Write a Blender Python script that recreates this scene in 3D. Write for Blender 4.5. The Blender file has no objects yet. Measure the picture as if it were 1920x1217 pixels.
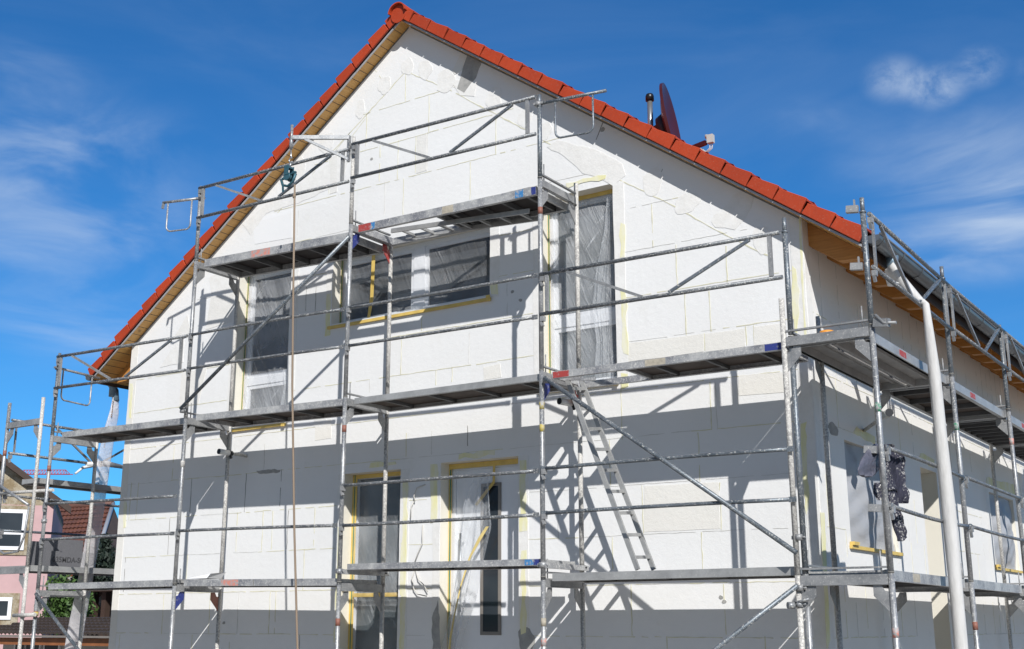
import bpy, bmesh, math, random
from mathutils import Vector, Matrix
R = math.radians
random.seed(7)
scene = bpy.context.scene
COL = scene.collection

# ---------------------------------------------------------------- camera
CAM = Vector((13.9624, -9.7688, -0.3953))
YAW, PITCH, ROLL = -0.602892, 0.251459, 0.000844
FPX, PPX, PPY = 2260.05, 960 - 23.22, 608.5 - 19.9
fw = Vector((math.sin(YAW) * math.cos(PITCH), math.cos(YAW) * math.cos(PITCH), math.sin(PITCH)))
rt0 = Vector((math.cos(YAW), -math.sin(YAW), 0))
up0 = rt0.cross(fw)
rt = rt0 * math.cos(ROLL) + up0 * math.sin(ROLL)
up = up0 * math.cos(ROLL) - rt0 * math.sin(ROLL)
cam_d = bpy.data.cameras.new('camera')
cam = bpy.data.objects.new('camera', cam_d)
COL.objects.link(cam)
M = Matrix((rt, up, -fw)).transposed().to_4x4()
M.translation = CAM
cam.matrix_world = M
cam_d.sensor_width = 36.0
cam_d.lens = FPX / 1920 * 36
cam_d.shift_x = (960 - PPX) / 1920
cam_d.shift_y = (PPY - 608.5) / 1920
cam_d.clip_start = 0.1
cam_d.clip_end = 3000
scene.camera = cam

# ---------------------------------------------------------------- sky and sun
SUN_TRAVEL = Vector((-0.99, 1.0, -0.995)).normalized()
EL = math.asin(-SUN_TRAVEL.z)
world = bpy.data.worlds.new('World')
scene.world = world
world.use_nodes = True
wn, wl = world.node_tree.nodes, world.node_tree.links
wn.clear()
SKY_STRENGTH = 0.14
SKY_TINT = (0.17, 0.55, 0.88, 1)


def wnode(t, **kw):
    n = wn.new(t)
    for k, v in kw.items():
        setattr(n, k, v)
    return n


sky = wnode('ShaderNodeTexSky', sky_type='NISHITA', sun_disc=False)
sky.sun_elevation = EL
sky.sun_rotation = math.atan2(-SUN_TRAVEL.x, -SUN_TRAVEL.y)
sky.air_density = 1.0
sky.dust_density = 0.3
sky.ozone_density = 2.5
sky.altitude = 300
tint = wnode('ShaderNodeMix', data_type='RGBA', blend_type='MULTIPLY')
tint.inputs[0].default_value = 1
tint.inputs[7].default_value = SKY_TINT
wl.new(sky.outputs[0], tint.inputs[6])
tc = wnode('ShaderNodeTexCoord')


def wmath(op, a, b=None, clamp=False):
    n = wnode('ShaderNodeMath', operation=op, use_clamp=clamp)
    for i, x in enumerate((a, b)):
        if x is None:
            continue
        if isinstance(x, (int, float)):
            n.inputs[i].default_value = x
        else:
            wl.new(x, n.inputs[i])
    return n.outputs[0]


def wnoise(scale, stretch, detail=6, rough=0.6, dist=0.0, lo=0.45, hi=0.7, rot=(0, 0, 0)):
    mp = wnode('ShaderNodeMapping')
    mp.inputs['Scale'].default_value = stretch
    mp.inputs['Rotation'].default_value = rot
    wl.new(tc.outputs['Generated'], mp.inputs[0])
    n = wnode('ShaderNodeTexNoise')
    n.inputs['Scale'].default_value = scale
    n.inputs['Detail'].default_value = detail
    n.inputs['Roughness'].default_value = rough
    n.inputs['Distortion'].default_value = dist
    wl.new(mp.outputs[0], n.inputs[0])
    mr = wnode('ShaderNodeMapRange', interpolation_type='SMOOTHSTEP')
    mr.inputs['From Min'].default_value = lo
    mr.inputs['From Max'].default_value = hi
    wl.new(n.outputs[0], mr.inputs[0])
    return mr.outputs[0]


def wblob(c, radius, squash=1.0):
    d = wnode('ShaderNodeVectorMath', operation='SUBTRACT')
    wl.new(tc.outputs['Generated'], d.inputs[0])
    d.inputs[1].default_value = Vector(c).normalized()
    m = wnode('ShaderNodeVectorMath', operation='MULTIPLY')
    wl.new(d.outputs[0], m.inputs[0])
    m.inputs[1].default_value = (1, 1, squash)
    l = wnode('ShaderNodeVectorMath', operation='LENGTH')
    wl.new(m.outputs[0], l.inputs[0])
    mr = wnode('ShaderNodeMapRange', interpolation_type='SMOOTHSTEP')
    mr.inputs['From Min'].default_value = radius
    mr.inputs['From Max'].default_value = 0.0
    wl.new(l.outputs['Value'], mr.inputs[0])
    return mr.outputs[0]


wisp = wnoise(8, (1, 1, 2.6), 6, 0.52, 0.5, 0.36, 0.78)
veil = wnoise(3.2, (1, 1, 3.5), 6, 0.55, 0.8, 0.36, 0.85, (0.25, 0.3, 0))
fine = wnoise(24, (1, 1, 1.3), 9, 0.66, 0.25, 0.26, 0.66)
clouds = wmath('MULTIPLY', veil, 0.10)
for c, r, sq, src, amp in (
        ((-0.236, 0.882, 0.409), 0.030, 1.3, fine, 0.62), ((-0.208, 0.893, 0.400), 0.032, 1.5, fine, 0.78),
        ((-0.176, 0.895, 0.408), 0.026, 1.3, fine, 0.62), ((-0.13, 0.905, 0.40), 0.03, 1.6, fine, 0.35), ((-0.30, 0.87, 0.385), 0.06, 2.2, wisp, 0.22),
        ((-0.165, 0.93, 0.318), 0.13, 2.6, veil, 1.9),
        ((-0.20, 0.917, 0.355), 0.13, 2.4, wisp, 0.42),
        ((-0.21, 0.94, 0.285), 0.15, 3.2, wisp, 0.85),
        ((-0.777, 0.521, 0.36), 0.15, 2.2, wisp, 0.62),
        ((-0.789, 0.536, 0.29), 0.18, 2.2, wisp, 0.62),
        ((-0.769, 0.49, 0.411), 0.07, 2.2, wisp, 0.4),
        ((-0.79, 0.568, 0.23), 0.12, 2.5, veil, 0.8),
        ((-0.645, 0.678, 0.353), 0.12, 2.0, wisp, 0.25)):
    clouds = wmath('ADD', clouds, wmath('MULTIPLY', wmath('MULTIPLY', wblob(c, r, sq), src), amp), True)
cm = wnode('ShaderNodeMix', data_type='RGBA')
wl.new(wmath('MULTIPLY', clouds, 0.78), cm.inputs[0])
# unseen sky behind the camera, dimmed and greyed to lower the fill light
sep = wnode('ShaderNodeSeparateXYZ')
wl.new(tc.outputs['Generated'], sep.inputs[0])
fill_dim = wnode('ShaderNodeMapRange', interpolation_type='SMOOTHSTEP')
fill_dim.inputs['From Min'].default_value = 0.35
fill_dim.inputs['From Max'].default_value = -0.25
wl.new(sep.outputs[1], fill_dim.inputs[0])
hsv = wnode('ShaderNodeHueSaturation')
hsv.inputs['Saturation'].default_value = 0.75
hsv.inputs['Value'].default_value = 0.50
wl.new(tint.outputs[2], hsv.inputs['Color'])
hm = wnode('ShaderNodeMix', data_type='RGBA')
wl.new(fill_dim.outputs[0], hm.inputs[0])
wl.new(tint.outputs[2], hm.inputs[6])
wl.new(hsv.outputs[0], hm.inputs[7])
wl.new(hm.outputs[2], cm.inputs[6])
cm.inputs[7].default_value = (4.3, 5.1, 6.2, 1)
bg = wnode('ShaderNodeBackground')
bg.inputs[1].default_value = SKY_STRENGTH
wl.new(cm.outputs[2], bg.inputs[0])
wo = wnode('ShaderNodeOutputWorld')
wl.new(bg.outputs[0], wo.inputs[0])

sun_d = bpy.data.lights.new('sun', 'SUN')
sun_d.energy = 4.95
sun_d.angle = R(0.5)
sun_d.color = (1.0, 0.98, 0.95)
sun = bpy.data.objects.new('sun', sun_d)
COL.objects.link(sun)
sun.rotation_euler = SUN_TRAVEL.to_track_quat('-Z', 'Y').to_euler()
sun.location = (30, -30, 30)

scene.view_settings.view_transform = 'Standard'
scene.view_settings.look = 'None'
scene.view_settings.exposure = 0.0
scene.view_settings.gamma = 1.0


# ---------------------------------------------------------------- measuring helpers: a sight line met with a real plane of the place
def ray(u, v):
    return fw + rt * ((u - PPX) / FPX) - up * ((v - PPY) / FPX)


def on(axis, u, v, val):
    d = ray(u, v)
    return CAM + d * ((val - CAM[axis]) / d[axis])


def onX(u, v, X): return on(0, u, v, X)
def onY(u, v, Y): return on(1, u, v, Y)
def onZ(u, v, Z): return on(2, u, v, Z)


# ---------------------------------------------------------------- materials
MATS = {}


class NT:
    def __init__(s, name):
        s.m = bpy.data.materials.new(name)
        s.m.use_nodes = True
        s.n, s.l = s.m.node_tree.nodes, s.m.node_tree.links
        s.b = s.n['Principled BSDF']
        s.tc = s.n.new('ShaderNodeTexCoord')
        MATS[name] = s.m

    def noise(s, scale, detail=4, rough=0.55, lo=0.0, hi=1.0, stretch=(1, 1, 1), dist=0.0, rot=0.0):
        mp = s.n.new('ShaderNodeMapping')
        mp.vector_type = 'TEXTURE' if rot else 'POINT'
        mp.inputs['Rotation'].default_value = (0, rot, 0)
        if rot:
            stretch = tuple(1 / k for k in stretch)
        mp.inputs['Scale'].default_value = stretch
        s.l.new(s.tc.outputs['Object'], mp.inputs[0])
        t = s.n.new('ShaderNodeTexNoise')
        t.inputs['Scale'].default_value = scale
        t.inputs['Detail'].default_value = detail
        t.inputs['Roughness'].default_value = rough
        t.inputs['Distortion'].default_value = dist
        s.l.new(mp.outputs[0], t.inputs[0])
        r = s.n.new('ShaderNodeMapRange')
        r.inputs['From Min'].default_value = lo
        r.inputs['From Max'].default_value = hi
        s.l.new(t.outputs[0], r.inputs[0])
        return r.outputs[0]

    def mix(s, f, a, b, mode='MIX'):
        n = s.n.new('ShaderNodeMix')
        n.data_type = 'RGBA'
        n.blend_type = mode
        for sock, x in ((n.inputs[0], f), (n.inputs[6], a), (n.inputs[7], b)):
            if isinstance(x, (int, float)):
                sock.default_value = x
            elif isinstance(x, tuple):
                sock.default_value = (*x, 1) if len(x) == 3 else x
            else:
                s.l.new(x, sock)
        return n.outputs[2]

    def math(s, op, a, b=0.0, clamp=False):
        n = s.n.new('ShaderNodeMath')
        n.operation = op
        n.use_clamp = clamp
        for i, x in enumerate((a, b)):
            if isinstance(x, (int, float)):
                n.inputs[i].default_value = x
            else:
                s.l.new(x, n.inputs[i])
        return n.outputs[0]

    def base(s, x):
        if isinstance(x, tuple):
            s.b.inputs['Base Color'].default_value = (*x, 1)
        else:
            s.l.new(x, s.b.inputs['Base Color'])
        return s

    def set(s, **kw):
        for k, v in kw.items():
            sock = s.b.inputs[k.replace('_', ' ')]
            if isinstance(v, (int, float)):
                sock.default_value = v
            else:
                s.l.new(v, sock)
        return s

    def bump(s, h, strength=0.3, dist=0.01):
        b = s.n.new('ShaderNodeBump')
        b.inputs['Strength'].default_value = strength
        b.inputs['Distance'].default_value = dist
        s.l.new(h, b.inputs['Height'])
        s.l.new(b.outputs[0], s.b.inputs['Normal'])
        return s


def mat(name, col, rough=0.6, metal=0.0, var=0.15, vscale=6, bump=0.0, bscale=40, bdist=0.004):
    s = NT(name)
    d = tuple(c * (1 - var) for c in col)
    s.base(s.mix(s.noise(vscale, 5, 0.6, 0.3, 0.7), col, d)).set(Roughness=rough, Metallic=metal)
    if bump:
        s.bump(s.noise(bscale, 4, 0.6), bump, bdist)
    return s.m


# insulation boards on the wall
def wall_mat(name, c1, c2, bump=0.35):
    s = NT(name)
    soft = s.noise(0.7, 4, 0.6, 0.35, 0.7)
    dirt = s.noise(2.6, 6, 0.7, 0.60, 0.80)
    rub = s.noise(9, 5, 0.7, 0.62, 0.78, (1, 1, 0.4))
    c = s.mix(soft, c1, c2)
    c = s.mix(s.math('MULTIPLY', dirt, 0.30), c, (0.60, 0.575, 0.51))
    c = s.mix(s.math('MULTIPLY', rub, 0.16), c, (0.62, 0.61, 0.58))
    speck = s.noise(55, 2, 0.5, 0.74, 0.78)
    c = s.mix(s.math('MULTIPLY', speck, 0.28), c, (0.36, 0.35, 0.32))
    # every board has its own tone
    sx = s.n.new('ShaderNodeSeparateXYZ')
    s.l.new(s.tc.outputs['Object'], sx.inputs[0])
    row = s.math('FLOOR', s.math('MULTIPLY', s.math('ADD', sx.outputs[2], 0.02), 1 / 0.4875))
    cb_ = s.n.new('ShaderNodeCombineXYZ')
    s.l.new(s.math('FLOOR', s.math('ADD', s.math('MULTIPLY', s.math('ADD', sx.outputs[0], sx.outputs[1]), 1.05), s.math('MULTIPLY', row, 0.37))), cb_.inputs[0])
    s.l.new(row, cb_.inputs[2])
    wn_ = s.n.new('ShaderNodeTexWhiteNoise')
    s.l.new(cb_.outputs[0], wn_.inputs[0])
    c = s.mix(s.math('MULTIPLY', wn_.outputs[0], 0.13), c, (0.66, 0.645, 0.61))
    scuff = s.noise(3.5, 8, 0.8, 0.60, 0.72, (1, 1, 2.2), 0.8)
    c = s.mix(s.math('MULTIPLY', scuff, 0.22), c, (0.55, 0.53, 0.50))
    s.base(c).set(Roughness=0.85)
    h = s.math('ADD', s.math('MULTIPLY', s.noise(180, 2, 0.5), 0.35), s.math('MULTIPLY', s.noise(14, 6, 0.7), 1.0))
    s.bump(h, bump, 0.012)
    return s.m


wall_mat('wall_board', (0.80, 0.797, 0.79), (0.765, 0.76, 0.745))
wall_mat('fresh_board', (0.82, 0.82, 0.82), (0.79, 0.79, 0.79), 0.12)
wall_mat('reveal_cream', (0.80, 0.76, 0.66), (0.76, 0.72, 0.62), 0.15)
wall_mat('cream_board', (0.79, 0.77, 0.725), (0.74, 0.715, 0.66), 0.45)
wall_mat('side_board', (0.83, 0.815, 0.785), (0.79, 0.77, 0.73), 0.35)
s = NT('plaster_patch')
s.base(s.mix(s.noise(8, 5, 0.7, 0.35, 0.7), (0.785, 0.775, 0.75), (0.715, 0.70, 0.67))).set(Roughness=0.95)
s.bump(s.noise(9, 6, 0.7), 0.35, 0.02)
s = NT('grey_mortar')
s.base(s.mix(s.noise(9, 5, 0.7, 0.35, 0.7), (0.40, 0.39, 0.37), (0.27, 0.27, 0.26))).set(Roughness=0.95)
s.bump(s.noise(60, 5, 0.7), 0.6, 0.005)
s = NT('mesh_plaster')
br = s.n.new('ShaderNodeTexVoronoi')
br.inputs['Scale'].default_value = 42
s.l.new(s.tc.outputs['Object'], br.inputs[0])
s.base(s.mix(s.noise(5, 5, 0.7, 0.35, 0.7), (0.76, 0.745, 0.71), (0.68, 0.665, 0.63))).set(Roughness=0.95)
s.bump(br.outputs[0], 0.25, 0.006)
mat('seam_yellow', (0.74, 0.71, 0.53), 0.9, var=0.25, vscale=11)
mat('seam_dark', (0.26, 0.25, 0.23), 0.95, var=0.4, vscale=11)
mat('seam_soft', (0.69, 0.68, 0.64), 0.95, var=0.3, vscale=11)
s = NT('yellow_smear')
f = s.noise(7, 5, 0.7, 0.38, 0.6, (1, 1, 0.35))
s.base(s.mix(f, (0.77, 0.75, 0.60), (0.75, 0.715, 0.40))).set(Roughness=0.9)
s.bump(s.noise(60, 3, 0.6), 0.4, 0.003)
mat('window_frame_white', (0.78, 0.79, 0.81), 0.35, var=0.04)
s = NT('glass_dark')
s.base(s.mix(s.noise(1.3, 3, 0.5, 0.3, 0.7), (0.020, 0.025, 0.032), (0.045, 0.052, 0.060))).set(Roughness=0.06)
s.b.inputs['Specular IOR Level'].default_value = 0.35
s = NT('glass_grey')
s.base(s.mix(s.noise(1.3, 3, 0.5, 0.3, 0.7), (0.05, 0.062, 0.068), (0.10, 0.115, 0.12))).set(Roughness=0.12)
mat('tape_pale', (0.76, 0.60, 0.24), 0.5, var=0.2, vscale=9)
mat('tape_yellow', (0.78, 0.55, 0.15), 0.5, var=0.25, vscale=9)
mat('tape_orange', (0.80, 0.36, 0.04), 0.5, var=0.15, vscale=9)
mat('tape_green', (0.02, 0.20, 0.16), 0.5, var=0.1)
mat('door_white', (0.80, 0.81, 0.83), 0.4, var=0.03)
mat('brown_grey_trim', (0.22, 0.20, 0.18), 0.4, var=0.1)


def film_mat(name, alpha, col=(0.82, 0.84, 0.86), streak=0.5, rough=0.25, stretch=(2.5, 1, 0.7)):
    s = NT(name)
    tr = s.n.new('ShaderNodeBsdfTransparent')
    mx = s.n.new('ShaderNodeMixShader')
    st = s.math('MAXIMUM', s.noise(2.2, 7, 0.72, 0.60, 0.72, (7, 1, 0.55), 0.5, -0.45), s.noise(2.0, 7, 0.72, 0.62, 0.72, (6, 1, 0.6), 0.5, 0.75))
    bd = s.noise(1.6, 3, 0.5, 0.35, 0.65)
    a = s.math('ADD', s.math('MULTIPLY', st, streak), s.math('ADD', s.math('MULTIPLY', bd, alpha * 0.7), alpha * 0.6), True)
    s.base(col).set(Roughness=rough)
    s.b.inputs['Specular IOR Level'].default_value = 0.8
    s.bump(s.noise(2.6, 6, 0.65, 0, 1, (5, 1, 0.6), 0.6, -0.4), 0.7, 0.05)
    s.l.new(a, mx.inputs[0])
    s.l.new(tr.outputs[0], mx.inputs[1])
    s.l.new(s.b.outputs[0], mx.inputs[2])
    s.l.new(mx.outputs[0], s.n['Material Output'].inputs[0])
    return s.m


film_mat('film_thin', 0.15, streak=0.26)
film_mat('film_mid', 0.30, (0.80, 0.82, 0.85), 0.36)
film_mat('film_dense', 0.26, (0.78, 0.81, 0.85), 0.45)
film_mat('film_dust', 1.3, (0.40, 0.405, 0.42), 0.06, 0.5)
MATS['film_dust'].node_tree.nodes['Principled BSDF'].inputs['Specular IOR Level'].default_value = 0.15
MATS['film_dust'].node_tree.nodes['Bump'].inputs['Strength'].default_value = 0.25
film_mat('film_hose', 0.50, (0.74, 0.72, 0.73), 0.25, 0.35, (6, 6, 0.6))


def steel(name, c1, c2, splat=0.25, rough=0.5, metal=0.35, lo=0.60):
    s = NT(name)
    c = s.mix(s.noise(3.6, 7, 0.75, 0.38, 0.62), c1, c2)
    sp = s.noise(60, 5, 0.8, lo, lo + 0.05)
    sp2 = s.noise(150, 2, 0.6, 0.68, 0.72)
    allsp = s.math('MULTIPLY', s.math('MAXIMUM', sp, sp2), splat, True)
    c = s.mix(allsp, c, (0.68, 0.66, 0.61))
    rust = s.noise(4.2, 6, 0.75, 0.70, 0.80)
    c = s.mix(s.math('MULTIPLY', rust, 0.55), c, (0.27, 0.16, 0.10))
    s.base(c).set(Roughness=rough, Metallic=s.math('MULTIPLY', s.math('SUBTRACT', 1.0, allsp), metal))
    s.bump(s.noise(90, 3, 0.6), 0.25, 0.002)
    return s.m


steel('tube_steel', (0.37, 0.375, 0.38), (0.19, 0.20, 0.215), 0.85, 0.42, 0.4, 0.555)
steel('tube_blue_grey', (0.19, 0.215, 0.24), (0.095, 0.115, 0.135), 0.9, 0.45, 0.4, 0.565)
steel('tube_splattered', (0.50, 0.48, 0.45), (0.28, 0.27, 0.26), 0.85, 0.7, 0.1, 0.50)
steel('rail_steel', (0.20, 0.21, 0.22), (0.095, 0.105, 0.12), 0.9, 0.5, 0.35, 0.55)
steel('deck_steel', (0.47, 0.47, 0.46), (0.20, 0.205, 0.225), 0.7, 0.5, 0.2, 0.55)
steel('light_alu', (0.44, 0.44, 0.43), (0.32, 0.32, 0.315), 0.5, 0.45, 0.35, 0.6)
steel('beam_grey', (0.34, 0.34, 0.34), (0.20, 0.205, 0.21), 0.65, 0.5, 0.25, 0.58)
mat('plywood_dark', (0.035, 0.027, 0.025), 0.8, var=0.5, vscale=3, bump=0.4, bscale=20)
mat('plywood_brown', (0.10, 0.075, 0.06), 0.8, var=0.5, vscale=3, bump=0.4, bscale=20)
def paint(name, col, worn=0.46):
    s = NT(name)
    w = s.noise(24, 6, 0.8, worn, worn + 0.06)
    s.base(s.mix(w, col, (0.36, 0.355, 0.35))).set(Roughness=0.6)


paint('paint_blue', (0.025, 0.04, 0.20), 0.58)
paint('paint_lightblue', (0.04, 0.20, 0.45), 0.50)
paint('paint_red', (0.36, 0.05, 0.045), 0.54)
paint('paint_pink', (0.60, 0.24, 0.19), 0.48)
paint('paint_rust', (0.25, 0.10, 0.07), 0.60)
paint('paint_yellow', (0.50, 0.40, 0.09), 0.48)
paint('paint_green', (0.05, 0.24, 0.14), 0.46)
mat('bar_dark', (0.13, 0.13, 0.13), 0.6, 0.2, var=0.3)
mat('black_plastic', (0.012, 0.012, 0.014), 0.35, var=0.2)
mat('white_plastic', (0.74, 0.74, 0.72), 0.45, var=0.06)
mat('label_beige', (0.50, 0.45, 0.36), 0.7, var=0.35, vscale=30)


def tile_mat(name, c1, c2):
    s = NT(name)
    c = s.mix(s.noise(1.9, 4, 0.6, 0.3, 0.7), c1, c2)
    c = s.mix(s.math('MULTIPLY', s.noise(30, 5, 0.7, 0.5, 0.75), 0.35), c, tuple(x * 0.6 for x in c2))
    oi = s.n.new('ShaderNodeObjectInfo')
    c = s.mix(s.math('MULTIPLY', oi.outputs['Random'], 0.34), c, tuple(x * 0.62 for x in c2))
    c = s.mix(s.math('MULTIPLY', s.noise(70, 4, 0.8, 0.60, 0.66), 0.30), c, (0.50, 0.36, 0.28))
    s.base(c).set(Roughness=0.62)
    s.bump(s.noise(120, 3, 0.6), 0.25, 0.003)
    return s.m


tile_mat('roof_tile', (0.49, 0.054, 0.009), (0.38, 0.038, 0.007))
tile_mat('old_tile', (0.20, 0.075, 0.045), (0.10, 0.045, 0.035))
tile_mat('bright_tile', (0.50, 0.13, 0.05), (0.40, 0.10, 0.04))
tile_mat('brown_tile', (0.075, 0.055, 0.045), (0.045, 0.035, 0.03))
mat('underlay_dark', (0.03, 0.022, 0.03), 0.7)


def wood_mat(name, c1, c2, stretch=(1, 14, 14)):
    s = NT(name)
    g = s.noise(3.5, 5, 0.6, 0.3, 0.7, stretch, 0.6)
    kn = s.noise(5, 2, 0.4, 0.70, 0.76)
    c = s.mix(g, c1, c2)
    c = s.mix(s.math('MULTIPLY', kn, 0.7), c, tuple(x * 0.3 for x in c2))
    s.base(c).set(Roughness=0.55)
    s.bump(g, 0.15, 0.003)
    return s.m


wood_mat('soffit_wood', (0.66, 0.38, 0.12), (0.52, 0.27, 0.07), (14, 1, 14))
wood_mat('rafter_wood', (0.58, 0.27, 0.065), (0.44, 0.18, 0.04), (1, 14, 14))
mat('verge_metal', (0.50, 0.51, 0.52), 0.4, 0.3, var=0.1)
mat('gutter_zinc', (0.22, 0.23, 0.24), 0.33, 0.55, var=0.3, vscale=3)
mat('gutter_inside', (0.22, 0.31, 0.38), 0.4, 0.5, var=0.2, vscale=3)
mat('galv_shiny', (0.55, 0.57, 0.58), 0.3, 0.8, var=0.15)
mat('pulley_teal', (0.055, 0.15, 0.19), 0.5, 0.3, var=0.35, vscale=25)
s = NT('rope')
wv = s.n.new('ShaderNodeTexWave')
wv.wave_type = 'BANDS'
wv.bands_direction = 'DIAGONAL'
wv.inputs['Scale'].default_value = 28
s.l.new(s.tc.outputs['Object'], wv.inputs[0])
s.base(s.mix(wv.outputs[1], (0.33, 0.26, 0.19), (0.17, 0.12, 0.085))).set(Roughness=0.9)
mat('dish_red', (0.065, 0.012, 0.014), 0.28, 0.0, var=0.12)
mat('dish_plate', (0.03, 0.026, 0.04), 0.5, var=0.2)
mat('grey_white', (0.50, 0.51, 0.48), 0.5, var=0.15)
mat('cable_white', (0.62, 0.60, 0.55), 0.6, var=0.2)
s = NT('jacket_cloth')
c = s.mix(s.noise(6, 4, 0.6, 0.3, 0.7), (0.018, 0.018, 0.034), (0.035, 0.035, 0.055))
sp = s.noise(48, 6, 0.8, 0.545, 0.575)
zone = s.noise(5.0, 4, 0.6, 0.46, 0.56)
c = s.mix(s.math('MULTIPLY', sp, zone), c, (0.66, 0.64, 0.60))
s.base(c).set(Roughness=0.85)
s.bump(s.noise(11, 5, 0.65, 0, 1, (1, 1, 0.45)), 0.9, 0.05)
mat('jacket_lining', (0.12, 0.12, 0.155), 0.5, var=0.3, vscale=9, bump=0.4, bscale=12, bdist=0.02)
s = NT('fabric_hose')
s.base(s.mix(s.noise(5, 5, 0.7, 0.35, 0.7, (6, 6, 1)), (0.60, 0.59, 0.575), (0.50, 0.49, 0.47))).set(Roughness=0.8)
s.bump(s.noise(6, 4, 0.55, 0, 1, (3, 3, 0.6)), 0.4, 0.02)
s = NT('insulation_grey')
s.base(s.mix(s.noise(90, 3, 0.8, 0.35, 0.65), (0.17, 0.17, 0.18), (0.12, 0.12, 0.13))).set(Roughness=0.9)
mat('ink_dark', (0.07, 0.07, 0.075), 0.8)
mat('ink_brown', (0.28, 0.17, 0.10), 0.8)
mat('orange_plastic', (0.80, 0.32, 0.05), 0.5, var=0.1)
# neighbourhood
s = NT('pink_render')
s.base(s.mix(s.noise(2, 5, 0.6, 0.3, 0.7), (0.56, 0.37, 0.37), (0.47, 0.31, 0.31))).set(Roughness=0.9)
s.bump(s.noise(40, 4, 0.6), 0.3, 0.006)
s = NT('bare_brickwork')
s.base(s.mix(s.noise(2.6, 7, 0.75, 0.42, 0.56), (0.40, 0.355, 0.27), (0.24, 0.185, 0.11))).set(Roughness=0.95)
s.bump(s.noise(14, 6, 0.7), 0.7, 0.03)
mat('dark_wood', (0.06, 0.035, 0.025), 0.7, var=0.3)
mat('orange_wood', (0.30, 0.11, 0.04), 0.6, var=0.3)
mat('crane_red', (0.45, 0.05, 0.05), 0.5)
mat('gravel', (0.40, 0.365, 0.32), 0.95, var=0.35, vscale=2.5, bump=0.8, bscale=18, bdist=0.03)
mat('concrete_light', (0.50, 0.49, 0.46), 0.9, var=0.2)
mat('leaf_green', (0.075, 0.15, 0.03), 0.6, var=0.5, vscale=3)
mat('leaf_dark', (0.018, 0.035, 0.022), 0.7, var=0.5, vscale=3)
mat('bark', (0.10, 0.075, 0.055), 0.9, var=0.3)
mat('car_white', (0.75, 0.75, 0.76), 0.25, var=0.02)


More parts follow.
